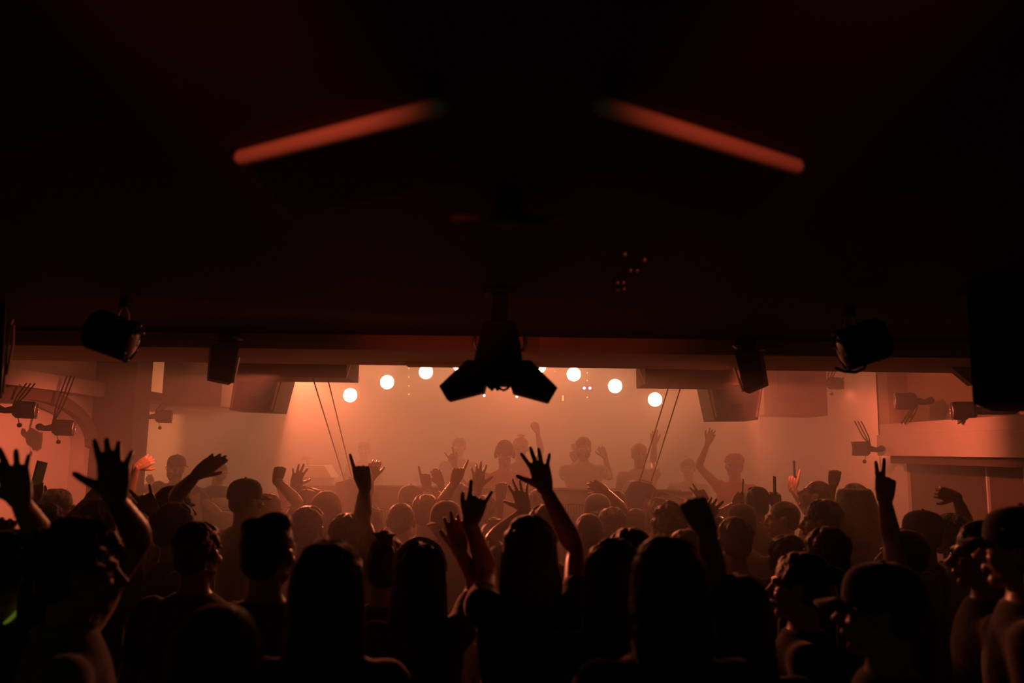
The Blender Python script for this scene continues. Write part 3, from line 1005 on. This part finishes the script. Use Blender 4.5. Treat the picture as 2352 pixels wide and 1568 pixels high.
def cap_geo(back=False):
    g = G()
    rr = []
    for z, k in ((0.018, 1.0), (0.045, 1.01), (0.075, 0.97), (0.100, 0.86), (0.118, 0.66), (0.130, 0.36)):
        rr.append([Vector((0.0845 * k * math.cos(t * math.pi / 10), -0.014 + 0.103 * k * math.sin(t * math.pi / 10), z)) for t in range(20)])
    g.rings(rr, None, Vector((0, -0.014, 0.134)))
    g.ell((0, -0.014, 0.135), (0.008, 0.008, 0.005), seg=8, nr=5)
    b = G()
    top, bot = [], []
    n_ = 14
    for k in range(n_ + 1):
        a = math.pi * k / n_
        top.append((0.076 * math.cos(a), 0.070 + 0.088 * math.sin(a), 0.034 - 0.018 * abs(math.cos(a)) ** 2 - 0.012 * math.sin(a)))
    inner = [(0.076 * math.cos(math.pi * k / n_), 0.040 + 0.045 * math.sin(math.pi * k / n_), 0.036 - 0.016 * abs(math.cos(math.pi * k / n_)) ** 2) for k in range(n_ + 1)]
    vs_ = inner + top + [(x, y, z - 0.006) for x, y, z in inner] + [(x, y, z - 0.006) for x, y, z in top]
    m = n_ + 1
    fs = []
    for k in range(n_):
        fs += [(k, k + 1, m + k + 1, m + k), (2 * m + k, 3 * m + k, 3 * m + k + 1, 2 * m + k + 1),
               (m + k, m + k + 1, 3 * m + k + 1, 3 * m + k), (k + 1, k, 2 * m + k, 2 * m + k + 1)]
    fs += [(0, m, 3 * m, 2 * m), (m - 1, 3 * m - 1, 4 * m - 1, 2 * m - 1)]
    b.add(vs_, fs)
    if back:
        rot = Matrix.Rotation(math.pi, 3, 'Z')
        g.xf(rot)
        b.xf(rot)
        sh = Matrix.Translation((0, -0.028, 0))
        g.xf(sh)
        b.xf(sh)
    return g, b


def hor(px):
    """photo row of the horizon at this column"""
    return 1033.6 + (px - 1188) * 0.0148


NP = [0]


def person(label, x, top, d, face=0, hair='short', hc='black', skin=0, shirt='charcoal', hat=None, L=None, Rr=None,
           tilt=0, roll=0, fl=0.0, sleeve=0.55, build=1.0, extra=(), group='people in the standing crowd', trousers='denim', look=0, low=False):
    """x, top: photo pixel of the head centre / top of hair; d: depth in metres;
    face: 0 looks at the stage, +90 looks left in the photo. Arms: dict(w=(px,py), t=(px,py), e=(px,py), pose, th, dy, n)"""
    NP[0] += 1
    rnd = random.Random(100 + NP[0])
    ht = P(x, top, d)
    H = ht.z - fl
    root = thing('person', (ht.x, d, fl), label, 'person', group, (0, 0, R(face)))
    inv = (Matrix.Translation((ht.x, d, fl)) @ Matrix.Rotation(R(face), 4, 'Z')).inverted()
    hz = H - 0.128              # skull centre
    if hair in ('buzz', 'bald') and not hat:
        hz = H - 0.120
    if hat:
        hz = H - 0.135
    nk = hz - 0.15              # base of the neck
    k = (nk) / 1.47
    b = build

    def Z(v):
        return v * k
    # --- body
    body = G()
    rows = [(Z(0.80), .13 * b, .085, -.01), (Z(0.86), .165 * b, .105, -.01), (Z(0.95), .168 * b, .108, -.008), (Z(1.08), .138 * b, .092, 0), (Z(1.20), .152 * b, .102, 0.004),
            (Z(1.32), .168 * b, .108, 0.002), (Z(1.40), .160 * b, .095, -.004), (Z(1.45), .105 * b, .075, -.008), (Z(1.49), .058, .056, -.004)]
    body.loft(rows, 18)
    hd = Vector((0, 0.012 + 0.05 * math.sin(R(tilt)) * -1, hz))
    body.tube([(0, -0.008, Z(1.40)), (0, -0.004, nk + 0.02), hd + Vector((0, -0.02, -0.05))], [0.066, 0.056, 0.054], 12)
    sh = {}
    arms = {-1: L, 1: Rr}
    shirtg = G()
    shirtg.loft([(Z(0.84), .178 * b, .118, -.01), (Z(0.95), .182 * b, .122, -.008), (Z(1.08), .158 * b, .110, 0), (Z(1.20), .168 * b, .118, 0.004),
                 (Z(1.32), .184 * b, .124, 0.002), (Z(1.40), .176 * b, .110, -.004), (Z(1.455), .118 * b, .088, -.008), (Z(1.485), .071, .068, -.004)], 18)
    hands = G()
    ends = {}
    wends = {}
    for s in (-1, 1):
        A = arms[s]
        up = A is not None and not A.get('low')
        S = Vector((s * (0.168 if up else 0.178) * b, -0.005, Z(1.43 if up else 1.395)))
        Sw = inv.inverted() @ S
        if A is None:
            E = Vector((s * (0.225 + rnd.uniform(0, .02)) * b, -0.03 + rnd.uniform(0, .03), S.z - 0.29))
            Wr = Vector((s * (0.19 + rnd.uniform(-.03, .03)) * b, 0.13 + rnd.uniform(-.05, .05), E.z - 0.19))
            T = Wr + Vector((-s * 0.03, 0.10, -0.12))
            pose, th, nrm = 'relaxed', 1, Vector((s, 0.2, 0.2))
            rr_w = 0.027
        else:
            def hit(px, py, C, Ln, near):
                O = Vector((0, 0, CAMZ))
                D = ray(px, py).normalized()
                tc = (C - O).dot(D)
                h = (O + D * tc - C).length
                if h >= Ln:
                    if h > Ln * 1.12:
                        print('ARM stretched x%.2f' % (h / Ln), label[:50])
                    return O + D * tc
                q = math.sqrt(Ln * Ln - h * h)
                return O + D * (tc + (-q if near else q))
            Ew = None
            if 'e' in A:
                Ew = hit(*A['e'], Sw, 0.29, A.get('n', False))
                Ww = hit(*A['w'], Ew, 0.255, A.get('wn', True))
            else:
                Ww = hit(*A['w'], Sw, A.get('r', 0.47), A.get('n', False))
                v = Ww - Sw
                l_ = v.length
                hgt = math.sqrt(max(0.0, 0.275 ** 2 - (l_ / 2) ** 2)) if l_ < 0.55 else 0
                out = (inv.inverted().to_3x3() @ Vector((s, 0, -0.25)))
                out = (out - v.normalized() * out.dot(v.normalized())).normalized()
                Ew = Sw + v * 0.52 + out * hgt
            if 't' in A:
                dist = (Ww - Vector((0, 0, CAMZ))).length
                Tw = Vector((0, 0, CAMZ)) + ray(*A['t']).normalized() * (dist + A.get('td', 0.02))
            E, Wr, T = inv @ Ew, inv @ Ww, inv @ Tw
            pose, th = A.get('pose', 'open'), A.get('th', 1)
            vd = (Ww - Vector((0, 0, CAMZ))).normalized()
            nrm = inv.to_3x3() @ (-vd * A.get('nv', 1.0))
            rr_w = 0.027
            # th: +1 thumb on the right in the photo
            yy = (T - Wr).normalized()
            zz = (nrm - yy * nrm.dot(yy)).normalized()
            xw = inv.inverted().to_3x3() @ yy.cross(zz)
            yw = inv.inverted().to_3x3() @ yy
            th = th if xw.x >= 0 else -th
        armr = 0.92 if b < 0.98 else 1.0
        body.ell(S + Vector((-s * 0.01, 0, -0.005)), (0.056 * armr, 0.055 * armr, 0.056))
        body.tube([S, S.lerp(E, 0.35), S.lerp(E, 0.8), E, E.lerp(Wr, 0.22), E.lerp(Wr, 0.6), Wr], [0.052 * armr, 0.052 * armr, 0.043 * armr, 0.039 * armr, 0.0445 * armr, 0.037 * armr, 0.0285 * armr], 12)
        if sleeve > 0:
            shirtg.ell(S + Vector((-s * 0.012, 0, 0)), (0.070, 0.068, 0.068))
            if sleeve <= 1:
                Q = S.lerp(E, sleeve)
                shirtg.tube([S, S.lerp(E, sleeve * .5), Q], [0.067 * armr, 0.064 * armr, 0.058 * armr], 12)
            else:
                shirtg.tube([S, S.lerp(E, .5), E, E.lerp(Wr, .5), E.lerp(Wr, .93)], [0.067 * armr, 0.062 * armr, 0.053 * armr, 0.049 * armr, 0.040 * armr], 12)
        hs = 1.0 if skin == 9 else (1.0 if b >= 0.98 else 0.94)
        hg = hand_geo(Wr, T, nrm, th, pose, hs)
        hands.v += []
        n_ = len(hands.v)
        hands.v += hg.v
        hands.f += [tuple(i + n_ for i in f) for f in hg.f]
        ends[s] = (E, Wr, T)
        wends[s] = (inv.inverted() @ Wr, inv.inverted() @ T)
    for s in (-1, 1):
        hip, kn, an = Vector((s * .085 * b, -.005, Z(.88))), Vector((s * .10, .02, Z(.47))), Vector((s * .11, -.02, 0.075))
        body.tube([hip, hip.lerp(kn, .6), kn, kn.lerp(an, .3), an], [.085, .066, .052, .053, .036], 12)
        body.tube([an + Vector((0, -.01, -.02)), an + Vector((0, .08, -.035)), an + Vector((0, .15, -.048))], [.038, .034, .026], 9)
    # --- head
    hm = Matrix.Translation(hd) @ Euler((R(tilt), R(roll), R(look)), 'XYZ').to_matrix().to_4x4()
    head = head_geo().xf(hm)
    sk = SKIN[skin]
    vb = 0.017
    part('body', [(body, vb, 3), (head, 0.0062, 2), (hands, 0.0046, 2)], sk, root)
    part('shirt', [(shirtg, 0.018, 2)], CLOTH[shirt], root)
    if not low:
        tr = G()
        tr.loft([(Z(0.80), .14 * b, .095, -.01), (Z(0.86), .176 * b, .116, -.01), (Z(0.95), .178 * b, .118, -.008), (Z(0.99), .165 * b, .110, -.006)], 16)
        for s in (-1, 1):
            tr.tube([(s * .085 * b, -.005, Z(.88)), (s * .095, .01, Z(.6)), (s * .10, .02, Z(.45)), (s * .11, -.015, 0.12)], [.095, .078, .067, .058], 12)
        part('trousers', [(tr, 0.022, 1)], CLOTH[trousers], root)
        for s in (-1, 1):
            sg = G()
            sg.tube([(s * .11, -.045, .05), (s * .112, .04, .046), (s * .115, .15, .04)], [.046, .047, .038], 10, flat=((0, 0, 1), 0.85))
            part('shoe', [(sg, None, 0)], CLOTH['black'], root)
    hg = hair_geo('buzz' if hat and hair not in ('long', 'bob') else hair, rnd)
    if hg:
        part('hair', [(hg.xf(hm), 0.0068 if d < 3.6 else 0.008, 1)], HAIRM[hc], root)
    if hat:
        hcol, back = hat
        c1, c2 = cap_geo(back)
        co = part('cap', [(c1.xf(hm), None, 0)], CLOTH[hcol], root)
        part('brim', [(c2.xf(hm), None, 0)], CLOTH[hcol], co)
    for ex in extra:
        if ex == 'glasses' or ex == 'sunglasses':
            g = G()
            for s in (-1, 1):
                if ex == 'sunglasses':
                    g.ell((s * .031, .088, .006), (.024, .007, .018))
                else:
                    pr = [Vector((s * .031 + .023 * math.cos(a * math.pi / 8), .092, .006 + .018 * math.sin(a * math.pi / 8))) for a in range(17)]
                    g.tube(pr, .0025, 5)
                g.tube([(s * .054, .088, .010), (s * .078, .05, .012), (s * .082, -.005, .008)], .003, 5)
            g.tube([(-.009, .094, .008), (.009, .094, .008)], .003, 5)
            part('glasses', [(g.xf(hm), None, 0)], M['lens'], root)
        elif ex == 'beard':
            g = G()
            g.ell((0, 0.040, -0.070), (0.058, 0.052, 0.044))
            g.ell((0, 0.070, -0.092), (0.032, 0.026, 0.028))
            for s in (-1, 1):
                g.ell((s * .055, 0.015, -0.050), (0.018, 0.035, 0.045))
            g.ell((0, 0.094, -0.044), (0.026, 0.008, 0.006))
            part('beard', [(g.xf(hm), 0.006, 1)], HAIRM[hc], root)
        elif ex == 'eyes':
            for s in (-1, 1):
                g = G().ell((s * .030, .0765, .006), (.0125, .010, .0075), seg=10, nr=6)
                part('eye', [(g.xf(hm), None, 0)], M['eye'], root)
        elif ex == 'headphones':
            g = G()
            g.tube([Vector((.090 * math.cos(a * math.pi / 12), -.012, .010 + .132 * math.sin(a * math.pi / 12))) for a in range(13)], .006, 8)
            ho = part('headphones', [(g.xf(hm), None, 0)], M['black'], root)
            for s in (-1, 1):
                part('ear_cup', [(G().ell((s * .088, -.008, .0), (.013, .027, .033)).xf(hm), None, 0)], M['black'], ho)
        elif ex == 'headband':
            g = G()
            g.tube([Vector((.094 * math.cos(a * math.pi / 12), -.03 + .01 * math.sin(a * math.pi / 12), .035 + .107 * math.sin(a * math.pi / 12))) for a in range(13)], .0095, 8)
            part('headband', [(g.xf(hm), None, 0)], CLOTH['white'], root)
        elif ex == 'collar':
            g = G()
            g.tube([(.075 * math.cos(a), -.01 + .072 * math.sin(a), nk + .02 + .008 * math.sin(a)) for a in [R(-250 + q * 32) for q in range(11)]], .013, 8)
            part('collar', [(g, None, 0)], CLOTH[shirt], root)
        elif ex == 'glow':
            g = G()
            g.tube([(.062, -.045, nk + .005), (.070, -.030, nk + .022), (.078, -.012, nk + .045), (.084, .006, nk + .056)], .006, 8)
            part('glow_necklace', [(g, None, 0)], M['glow_green'], root)
        elif ex == 'watch':
            s = 1 if Rr else -1
            E, Wr, T = ends[s]
            a_ = (E - Wr).normalized()
            g = G().tube([Wr + a_ * .018, Wr + a_ * .040], [.031, .032], 14, ends=False)
            part('wristband', [(g, None, 0)], M['strap'], root)
        elif ex == 'hoodup':
            g = G()
            g.ell((0, -.03, .03), (.098, .112, .105), seg=16, nr=10)
            g.ell((0, -.05, -.08), (.105, .085, .10))
            part('hood', [(g.xf(hm), .012, 2)], CLOTH[shirt], root)
        elif ex == 'print':
            g = G().box((0, .121, Z(1.29)), (.19, .012, .10))
            g.box((0, .122, Z(1.22)), (.17, .010, .008))
            part('shirt_print', [(g, None, 0)], CLOTH['white'], root)
        elif ex == 'necklace':
            pass
    return wends


def A(w, t, pose='open', th=1, e=None, **kw):
    q = dict(w=w, t=t, pose=pose, th=th, **kw)
    if e:
        q['e'] = e
    return q


# nearest row, almost black
person('person at the far left edge with a yellow-green glow at the neck, hands up', 35, 1218, 2.6, -25, 'short', 'black', 0, 'black',
       L=A((-18, 1262), (26, 1168), 'claw', 1), Rr=A((46, 1150), (24, 1058), 'open', -1, e=(98, 1240)), extra=('glow',))
person('man with bushy hair and lit right profile near the left, one arm raised high', 182, 1207, 2.15, -62, 'bigcurly', 'black', 1, 'grey',
       L=A((264, 1142), (258, 1026), 'wave', -1, e=(322, 1240)), extra=('collar',), sleeve=0.45)
person('person with a lit ear and short hair, wide bare-backed silhouette left of the lumpy-haired head', 458, 1198, 3.15, -15, 'short', 'brown', 1, 'charcoal', build=1.1)
person('person in right profile making a horned hand, below the bearded stage man in a cap', 405, 1155, 3.8, -55, 'short', 'black', 1, 'charcoal',
       L=A((352, 1176), (322, 1122), 'horns', -1, e=(372, 1245)))
person('broad-backed man in a dark cap with its brim to the right, left of centre', 565, 1097, 4.6, -38, 'short', 'black', 1, 'olive', hat=('black', False), build=1.12)
person('big dark head with two lumps of hair, left of the round black head', 620, 1187, 2.7, -15, 'lumps', 'black', 0, 'charcoal', build=1.05)
person('round black head with long hair left of centre, the largest there', 757, 1242, 2.12, 0, 'long', 'black', 0, 'black', build=0.95)
person('lowest black head at the bottom left, faint rim on its right side', 508, 1383, 1.68, 0, 'hood', 'black', 0, 'black', build=0.95)
person('woman with a pale band over her dark hair, palm raised beside the horned hand', 967, 1245, 3.05, 0, 'long', 'black', 0, 'charcoal', extra=('headband',), build=0.95,
       Rr=A((1056, 1266), (1048, 1214), 'flat', -1, e=(1096, 1330)))
person('woman with a loose bun right of the round black head', 888, 1234, 3.4, 0, 'bun', 'brown', 0, 'charcoal', build=0.92)
person('person with round cropped hair and a rim-lit neck, left of centre behind the banded hair', 922, 1153, 4.8, 0, 'buzz', 'black', 1, 'olive')
person('person in a pale backwards cap, left of the horned hand', 1026, 1148, 4.3, -12, 'short', 'brown', 0, 'olive', hat=('tan', True))
person('tall long-haired person at the centre, arms up: a horned hand left, spread fingers right', 1217, 1183, 2.9, 0, 'bob', 'brown', 0, 'black', sleeve=0.35,
       L=A((1080, 1200), (1103, 1124), 'horns', -1, e=(1122, 1318), wn=True), Rr=A((1252, 1122), (1236, 1062), 'open', -1, e=(1322, 1262), wn=False))
person('person just behind the tall central head, short hair, one palm up with thumb left', 1252, 1160, 3.9, 0, 'short', 'black', 1, 'charcoal',
       L=A((1206, 1172), (1182, 1090), 'open', -1))
person('big dark head right of centre with centre-parted hair and a red rim on its left', 1410, 1236, 2.65, 0, 'long', 'brown', 0, 'black', build=0.95)
person('big dark head right of centre, right one of the touching pair', 1533, 1232, 2.05, 5, 'bob', 'black', 0, 'black')
person('dark head showing its red-rimmed top just behind the touching pair', 1448, 1212, 3.1, 0, 'short', 'brown', 0, 'charcoal')
person('dark round head, first to the right of the central spread hand', 1352, 1178, 4.4, 0, 'buzz', 'black', 1, 'olive')
person('dark wavy-haired head, second to the right of the central spread hand', 1406, 1165, 4.9, 0, 'short', 'black', 0, 'charcoal')
person('small brown head left of the right monitor, its arm reaching left, hand limp', 1460, 1166, 5.75, 0, 'buzz', 'brown', 0, 'olive',
       L=A((1388, 1125), (1352, 1108), 'claw', -1, e=(1433, 1172)))
person('round curly-haired head right of the right monitor cables, sharply outlined', 1537, 1158, 4.3, 0, 'curly', 'black', 1, 'olive')
person('person in a dark cap, brim to the right, above a bare round head', 1704, 1155, 4.9, -38, 'short', 'black', 0, 'olive', hat=('charcoal', False))
person('person with round pale-rimmed hair below the cap with its brim to the right', 1688, 1187, 4.05, 0, 'short', 'brown', 0, 'olive')
person('dark head low right of centre, a dark fist raised to its left', 1692, 1318, 2.45, 0, 'long', 'black', 0, 'black',
       L=A((1622, 1216), (1600, 1172), 'fist', -1, e=(1642, 1332)), build=0.98)
person('woman in left profile with lit forehead and drawn-back hair, lower right', 1836, 1268, 3.0, 72, 'ponytail', 'black', 0, 'black', build=0.92)
person('round dark head right of the woman in left profile', 1898, 1210, 3.45, 20, 'short', 'black', 1, 'charcoal')
person('smaller dark head left of the round dark one, above the woman in profile', 1808, 1228, 3.75, 0, 'short', 'black', 1, 'charcoal')
PH2 = person('man turned left with lit cheek and cropped hair, holding up a phone', 1800, 1150, 5.1, 75, 'buzz', 'brown', 0, 'charcoal', Rr=A((1783, 1165), (1778, 1118), 'grip', -1))
person('man turned left with lit nose and mouth, dark short hair, below the tilted head', 1888, 1147, 4.5, 70, 'short', 'black', 0, 'charcoal')
PH3 = person('person with head tipped back facing left, one fist and one finger up', 1868, 1100, 5.6, 65, 'buzz', 'brown', 0, 'charcoal', tilt=22,
       Rr=A((1820, 1122), (1826, 1082), 'point', 1), L=A((1914, 1112), (1920, 1068), 'fist', 1, e=(1896, 1170)))
PH4 = person('pale bulky head right of the red-topped woman, holding up a lit phone edge', 1736, 1118, 5.7, 15, 'short', 'brown', 0, 'tan', L=A((1688, 1158), (1708, 1130), 'grip', 1))
person('person with very wide loose hair spreading to the shoulders on the right', 1960, 1108, 4.9, 10, 'wide', 'brown', 0, 'olive', build=1.05)
person('person in a large black cap, brim to the left, at the lower right', 2025, 1288, 2.15, 68, 'short', 'black', 0, 'black', hat=('black', False), build=1.08)
person('man with a lit ear and cheek turned left, two fingers raised to his left', 2078, 1215, 3.6, 55, 'buzz', 'black', 0, 'charcoal', L=A((2032, 1148), (2034, 1092), 'two', -1, e=(2046, 1235)))
person('person in a round-brimmed cap turned left, before the dark wall under the ledge', 2118, 1170, 4.3, 62, 'short', 'black', 0, 'charcoal', hat=('charcoal', False))
person('person before the dark wall on the right, forearm raised with a bent lit hand', 2182, 1178, 4.7, 30, 'short', 'black', 0, 'olive', Rr=A((2196, 1140), (2158, 1130), 'claw', -1, e=(2222, 1205)))
person('man in glasses in sharp left profile near the right edge', 2256, 1197, 2.95, 72, 'short', 'black', 0, 'charcoal', extra=('glasses',))
person('long-haired person in a cap cut by the right edge, brim to the left', 2342, 1158, 2.4, 60, 'long', 'black', 0, 'black', hat=('black', False))
# left side, middle distance
PH1 = person('person holding up a phone at the left, head turned right, bearded', 106, 1156, 4.3, -65, 'short', 'black', 1, 'charcoal', extra=('beard', 'glasses'), build=0.95,
       L=A((80, 1152), (84, 1112), 'grip', 1, e=(92, 1215)), Rr=A((208, 1142), (244, 1118), 'grip', 1, e=(150, 1208)))
person('person in glasses turned right, pale brown hair, left of the raised cup', 134, 1123, 4.95, -55, 'short', 'brown', 0, 'olive', extra=('glasses',))
person('dark head behind the large raised hand on the left', 228, 1146, 4.0, 0, 'short', 'black', 1, 'charcoal')
person('bearded man in right profile with one arm raised and hand bent over, by the pillar', 322, 1138, 5.5, -78, 'short', 'brown', 0, 'charcoal', extra=('beard',),
       L=A((314, 1072), (350, 1052), 'claw', 1, e=(288, 1148)))
person('person whose forearm reaches up to the right beside the stage man in a printed tee', 404, 1116, 4.35, -40, 'short', 'brown', 1, 'olive', Rr=A((452, 1090), (484, 1066), 'flat', 1, e=(402, 1140), n=True))
person('person in a light hood right of the brimmed cap, one hand raised with a wristband', 616, 1134, 5.3, -30, 'short', 'brown', 0, 'tan', extra=('hoodup', 'watch'), Rr=A((636, 1104), (648, 1058), 'fist', 1))
person('person in a pale cap raising an open and a pointing hand, left of centre', 704, 1122, 5.65, -20, 'short', 'brown', 0, 'tan', hat=('tan', True),
       Rr=A((676, 1118), (690, 1072), 'open', 1), L=A((660, 1158), (648, 1118), 'point', -1), extra=('watch',))
person('person in a pale hooded top with long creases, below the left monitor', 752, 1128, 5.1, 0, 'long', 'brown', 0, 'tan', extra=('hoodup',), build=0.95)
person('dark round head with a lit right ear, below the pale cap', 710, 1163, 4.35, -10, 'short', 'black', 1, 'olive')
person('person left of centre pointing a bent finger up with a long dark arm', 800, 1180, 3.85, 0, 'short', 'black', 2, 'charcoal', Rr=A((838, 1118), (826, 1060), 'point', -1, e=(832, 1192)), sleeve=0.4)
person('person under the left monitor with a relaxed hand high at its cables', 852, 1162, 5.4, 0, 'short', 'brown', 1, 'olive', L=A((851, 1100), (866, 1046), 'relaxed', 1, e=(838, 1184)))
person('person in a dark cap turned right with one index finger straight up, left of centre', 945, 1112, 5.75, -30, 'short', 'brown', 0, 'olive', hat=('olive', False), Rr=A((981, 1118), (972, 1072), 'point', -1))
person('person left of the performer, raising a limp hand', 1052, 1108, 6.0, 0, 'short', 'brown', 0, 'tan', L=A((1012, 1110), (996, 1070), 'claw', -1, e=(1026, 1165)))
person('person left of the performer, forearm slanting right to a raised finger', 978, 1135, 5.2, 0, 'short', 'brown', 0, 'olive', Rr=A((1044, 1108), (1060, 1060), 'point', 1, e=(1012, 1160)))
person('person below the performer with an open palm up and a fist up', 1112, 1138, 5.3, 0, 'short', 'brown', 1, 'tan', L=A((1098, 1120), (1100, 1070), 'open', 1, e=(1088, 1180)), Rr=A((1150, 1142), (1152, 1104), 'fist', 1, e=(1138, 1205)))
person('pale brown head right of the performer, above the dark one behind the tall central head', 1236, 1122, 5.7, 0, 'buzz', 'brown', 0, 'tan')
person('small person with pinned hair left of the tall central head', 1134, 1200, 4.7, 0, 'bun', 'brown', 0, 'olive', build=0.92)
person('person in a grey cap right of the performer, behind a limp reaching hand', 1372, 1132, 5.4, 20, 'short', 'brown', 0, 'tan', hat=('grey', True))
person('dark reddish round head just left of the right monitor', 1416, 1124, 6.3, 0, 'buzz', 'black', 1, 'charcoal')
person('person under the right monitor with two fingers raised before the cables', 1512, 1142, 6.1, 0, 'short', 'blond', 0, 'tan', L=A((1486, 1172), (1496, 1136), 'two', 1))
person('person with light hair below the faint woman with raised arm, one slanting hand up', 1594, 1150, 5.7, 0, 'short', 'blond', 0, 'tan', Rr=A((1622, 1152), (1600, 1120), 'two', -1))
person('person making a ring with finger and thumb, right of the curly-haired head', 1640, 1190, 4.5, 0, 'short', 'brown', 0, 'tan', L=A((1612, 1196), (1652, 1152), 'ok', 1, e=(1596, 1262)))
person('low brown head right of the raised fist, below the curly-haired head', 1576, 1217, 3.6, 0, 'short', 'brown', 1, 'olive')

# on the stage
SG = 'people on the stage'
person('performer in a red shirt, dark cap and headphones behind the booth, looking down', 1160, 1012, 7.55, 180, 'buzz', 'black', 0, 'red', fl=0.35, hat=('black', True), tilt=-14, group=SG,
       extra=('headphones', 'eyes'), build=1.12, Rr=A((1044, 1066), (1032, 1034), 'horns', 1, e=(1068, 1122), nv=-1, low=True), trousers='black')
person('smiling bearded man in a dark cap and vest at the left of the stage', 407, 1043, 7.8, 178, 'short', 'black', 0, 'black', fl=0.35, hat=('black', True), group=SG,
       extra=('beard', 'eyes', 'glasses'), build=1.05, Rr=A((352, 1112), (340, 1092), 'fist', 1, nv=-1), sleeve=0.05, trousers='black')
person('man in a black tee with a white printed block, looking down, left of the stage', 503, 1055, 8.1, -140, 'buzz', 'brown', 0, 'black', fl=0.35, group=SG, extra=('eyes', 'print'), build=1.1, tilt=-22,
       Rr=A((508, 1180), (524, 1188), 'flat', 1, e=(478, 1158), low=True, n=True), trousers='black', sleeve=0.7)
person('woman in sunglasses with pinned-up hair behind the performer, one arm high', 1196, 1003, 8.5, 180, 'bun', 'blond', 0, 'tan', fl=0.35, group=SG, extra=('sunglasses',), build=0.92,
       L=A((1234, 992), (1226, 958), 'grip', -1, e=(1243, 1036), nv=-1), sleeve=0.1)
person('faint man far back in the haze, left of the performer', 1055, 1003, 9.8, 180, 'short', 'brown', 0, 'tan', fl=0.35, group=SG, extra=('eyes',))
PH5 = person('man in a light tee drinking from a cup, other hand raised, right of the performer', 1340, 1003, 8.6, 180, 'short', 'brown', 0, 'white', fl=0.35, group=SG, extra=('eyes', 'beard'), build=1.1,
       Rr=A((1322, 1060), (1320, 1036), 'grip', -1, e=(1293, 1098), nv=-1, low=True), L=A((1390, 1050), (1380, 1028), 'claw', -1, e=(1400, 1098), nv=-1, low=True))
person('person with slicked light hair and one arm straight up, beside the right cables on stage', 1468, 1018, 8.5, 180, 'short', 'blond', 0, 'white', fl=0.35, group=SG, extra=('eyes',),
       L=A((1503, 1020), (1502, 994), 'relaxed', 1, e=(1500, 1062), nv=-1), sleeve=0.15)
person('light-haired woman in a red top with one arm raised high, right side of the stage', 1686, 1040, 7.6, 150, 'messy', 'blond', 0, 'red', fl=0.35, group=SG, extra=('eyes',), build=0.95,
       Rr=A((1626, 1016), (1640, 984), 'relaxed', -1, e=(1604, 1070), nv=-1), sleeve=0.1, trousers='red')
person('faint person behind the raised arm of the red-topped woman', 1580, 1052, 9.4, 170, 'short', 'brown', 0, 'tan', fl=0.35, group=SG)
person('very faint person near the left cables on stage', 838, 1012, 10.6, 180, 'short', 'brown', 0, 'tan', fl=0.35, group=SG)

# things in hands


def palm(en, s, u=0.55):
    return en[s][0] + (en[s][1] - en[s][0]).normalized() * 0.19 * u


def phone(at, w_, h_, rotz, rolly, label):
    """at: the palm that holds it; the phone stands up out of the fingers"""
    t = thing('phone', at, label, 'phone', 'phones held up in the crowd', (0, R(rolly), R(rotz)))
    put('case', G().box((0, 0, h_ * 0.36), (w_, 0.009, h_)), M['black'], t, bevel=0.003)
    put('screen', G().box((0, -0.0048, h_ * 0.36), (w_ * 0.9, 0.002, h_ * 0.93)), M['screen'], t)
    return t


def cup(at, label, straw=False):
    t = thing('cup', at, label, 'cup')
    put('cup_body', G().tube([(0, 0, -0.05), (0, 0, 0.06)], [0.028, 0.038], 16, ends=False), M['cup'], t)
    put('cup_rim', G().tube([(0.039 * math.cos(a * math.pi / 8), 0.039 * math.sin(a * math.pi / 8), 0.061) for a in range(17)], 0.002, 5), M['white'], t)
    if straw:
        put('straw', G().tube([(0, 0, 0), (-0.01, 0, 0.13)], 0.003, 6), M['white'], t)


phone(palm(PH1, -1), 0.07, 0.14, 74, 12, 'phone held up in a dark hand near the left edge, its glass glinting amber')
phone(palm(PH2, 1), 0.06, 0.13, 84, -3, 'dark phone seen edge-on above the man turned left')
phone(palm(PH3, 1), 0.05, 0.13, 80, 3, 'thin bright-edged phone right of the edge-on dark one')
phone(palm(PH4, -1), 0.07, 0.13, 70, 42, 'slanted phone with a bright edge left of the pale bulky head')
cup(palm(PH1, 1, 0.7) + Vector((0, 0, -0.03)), 'pale plastic cup in the slanting hand at the left')
cup(palm(PH5, 1, 0.7), 'cup at the mouth of the drinking man on stage', True)

bake_jobs()
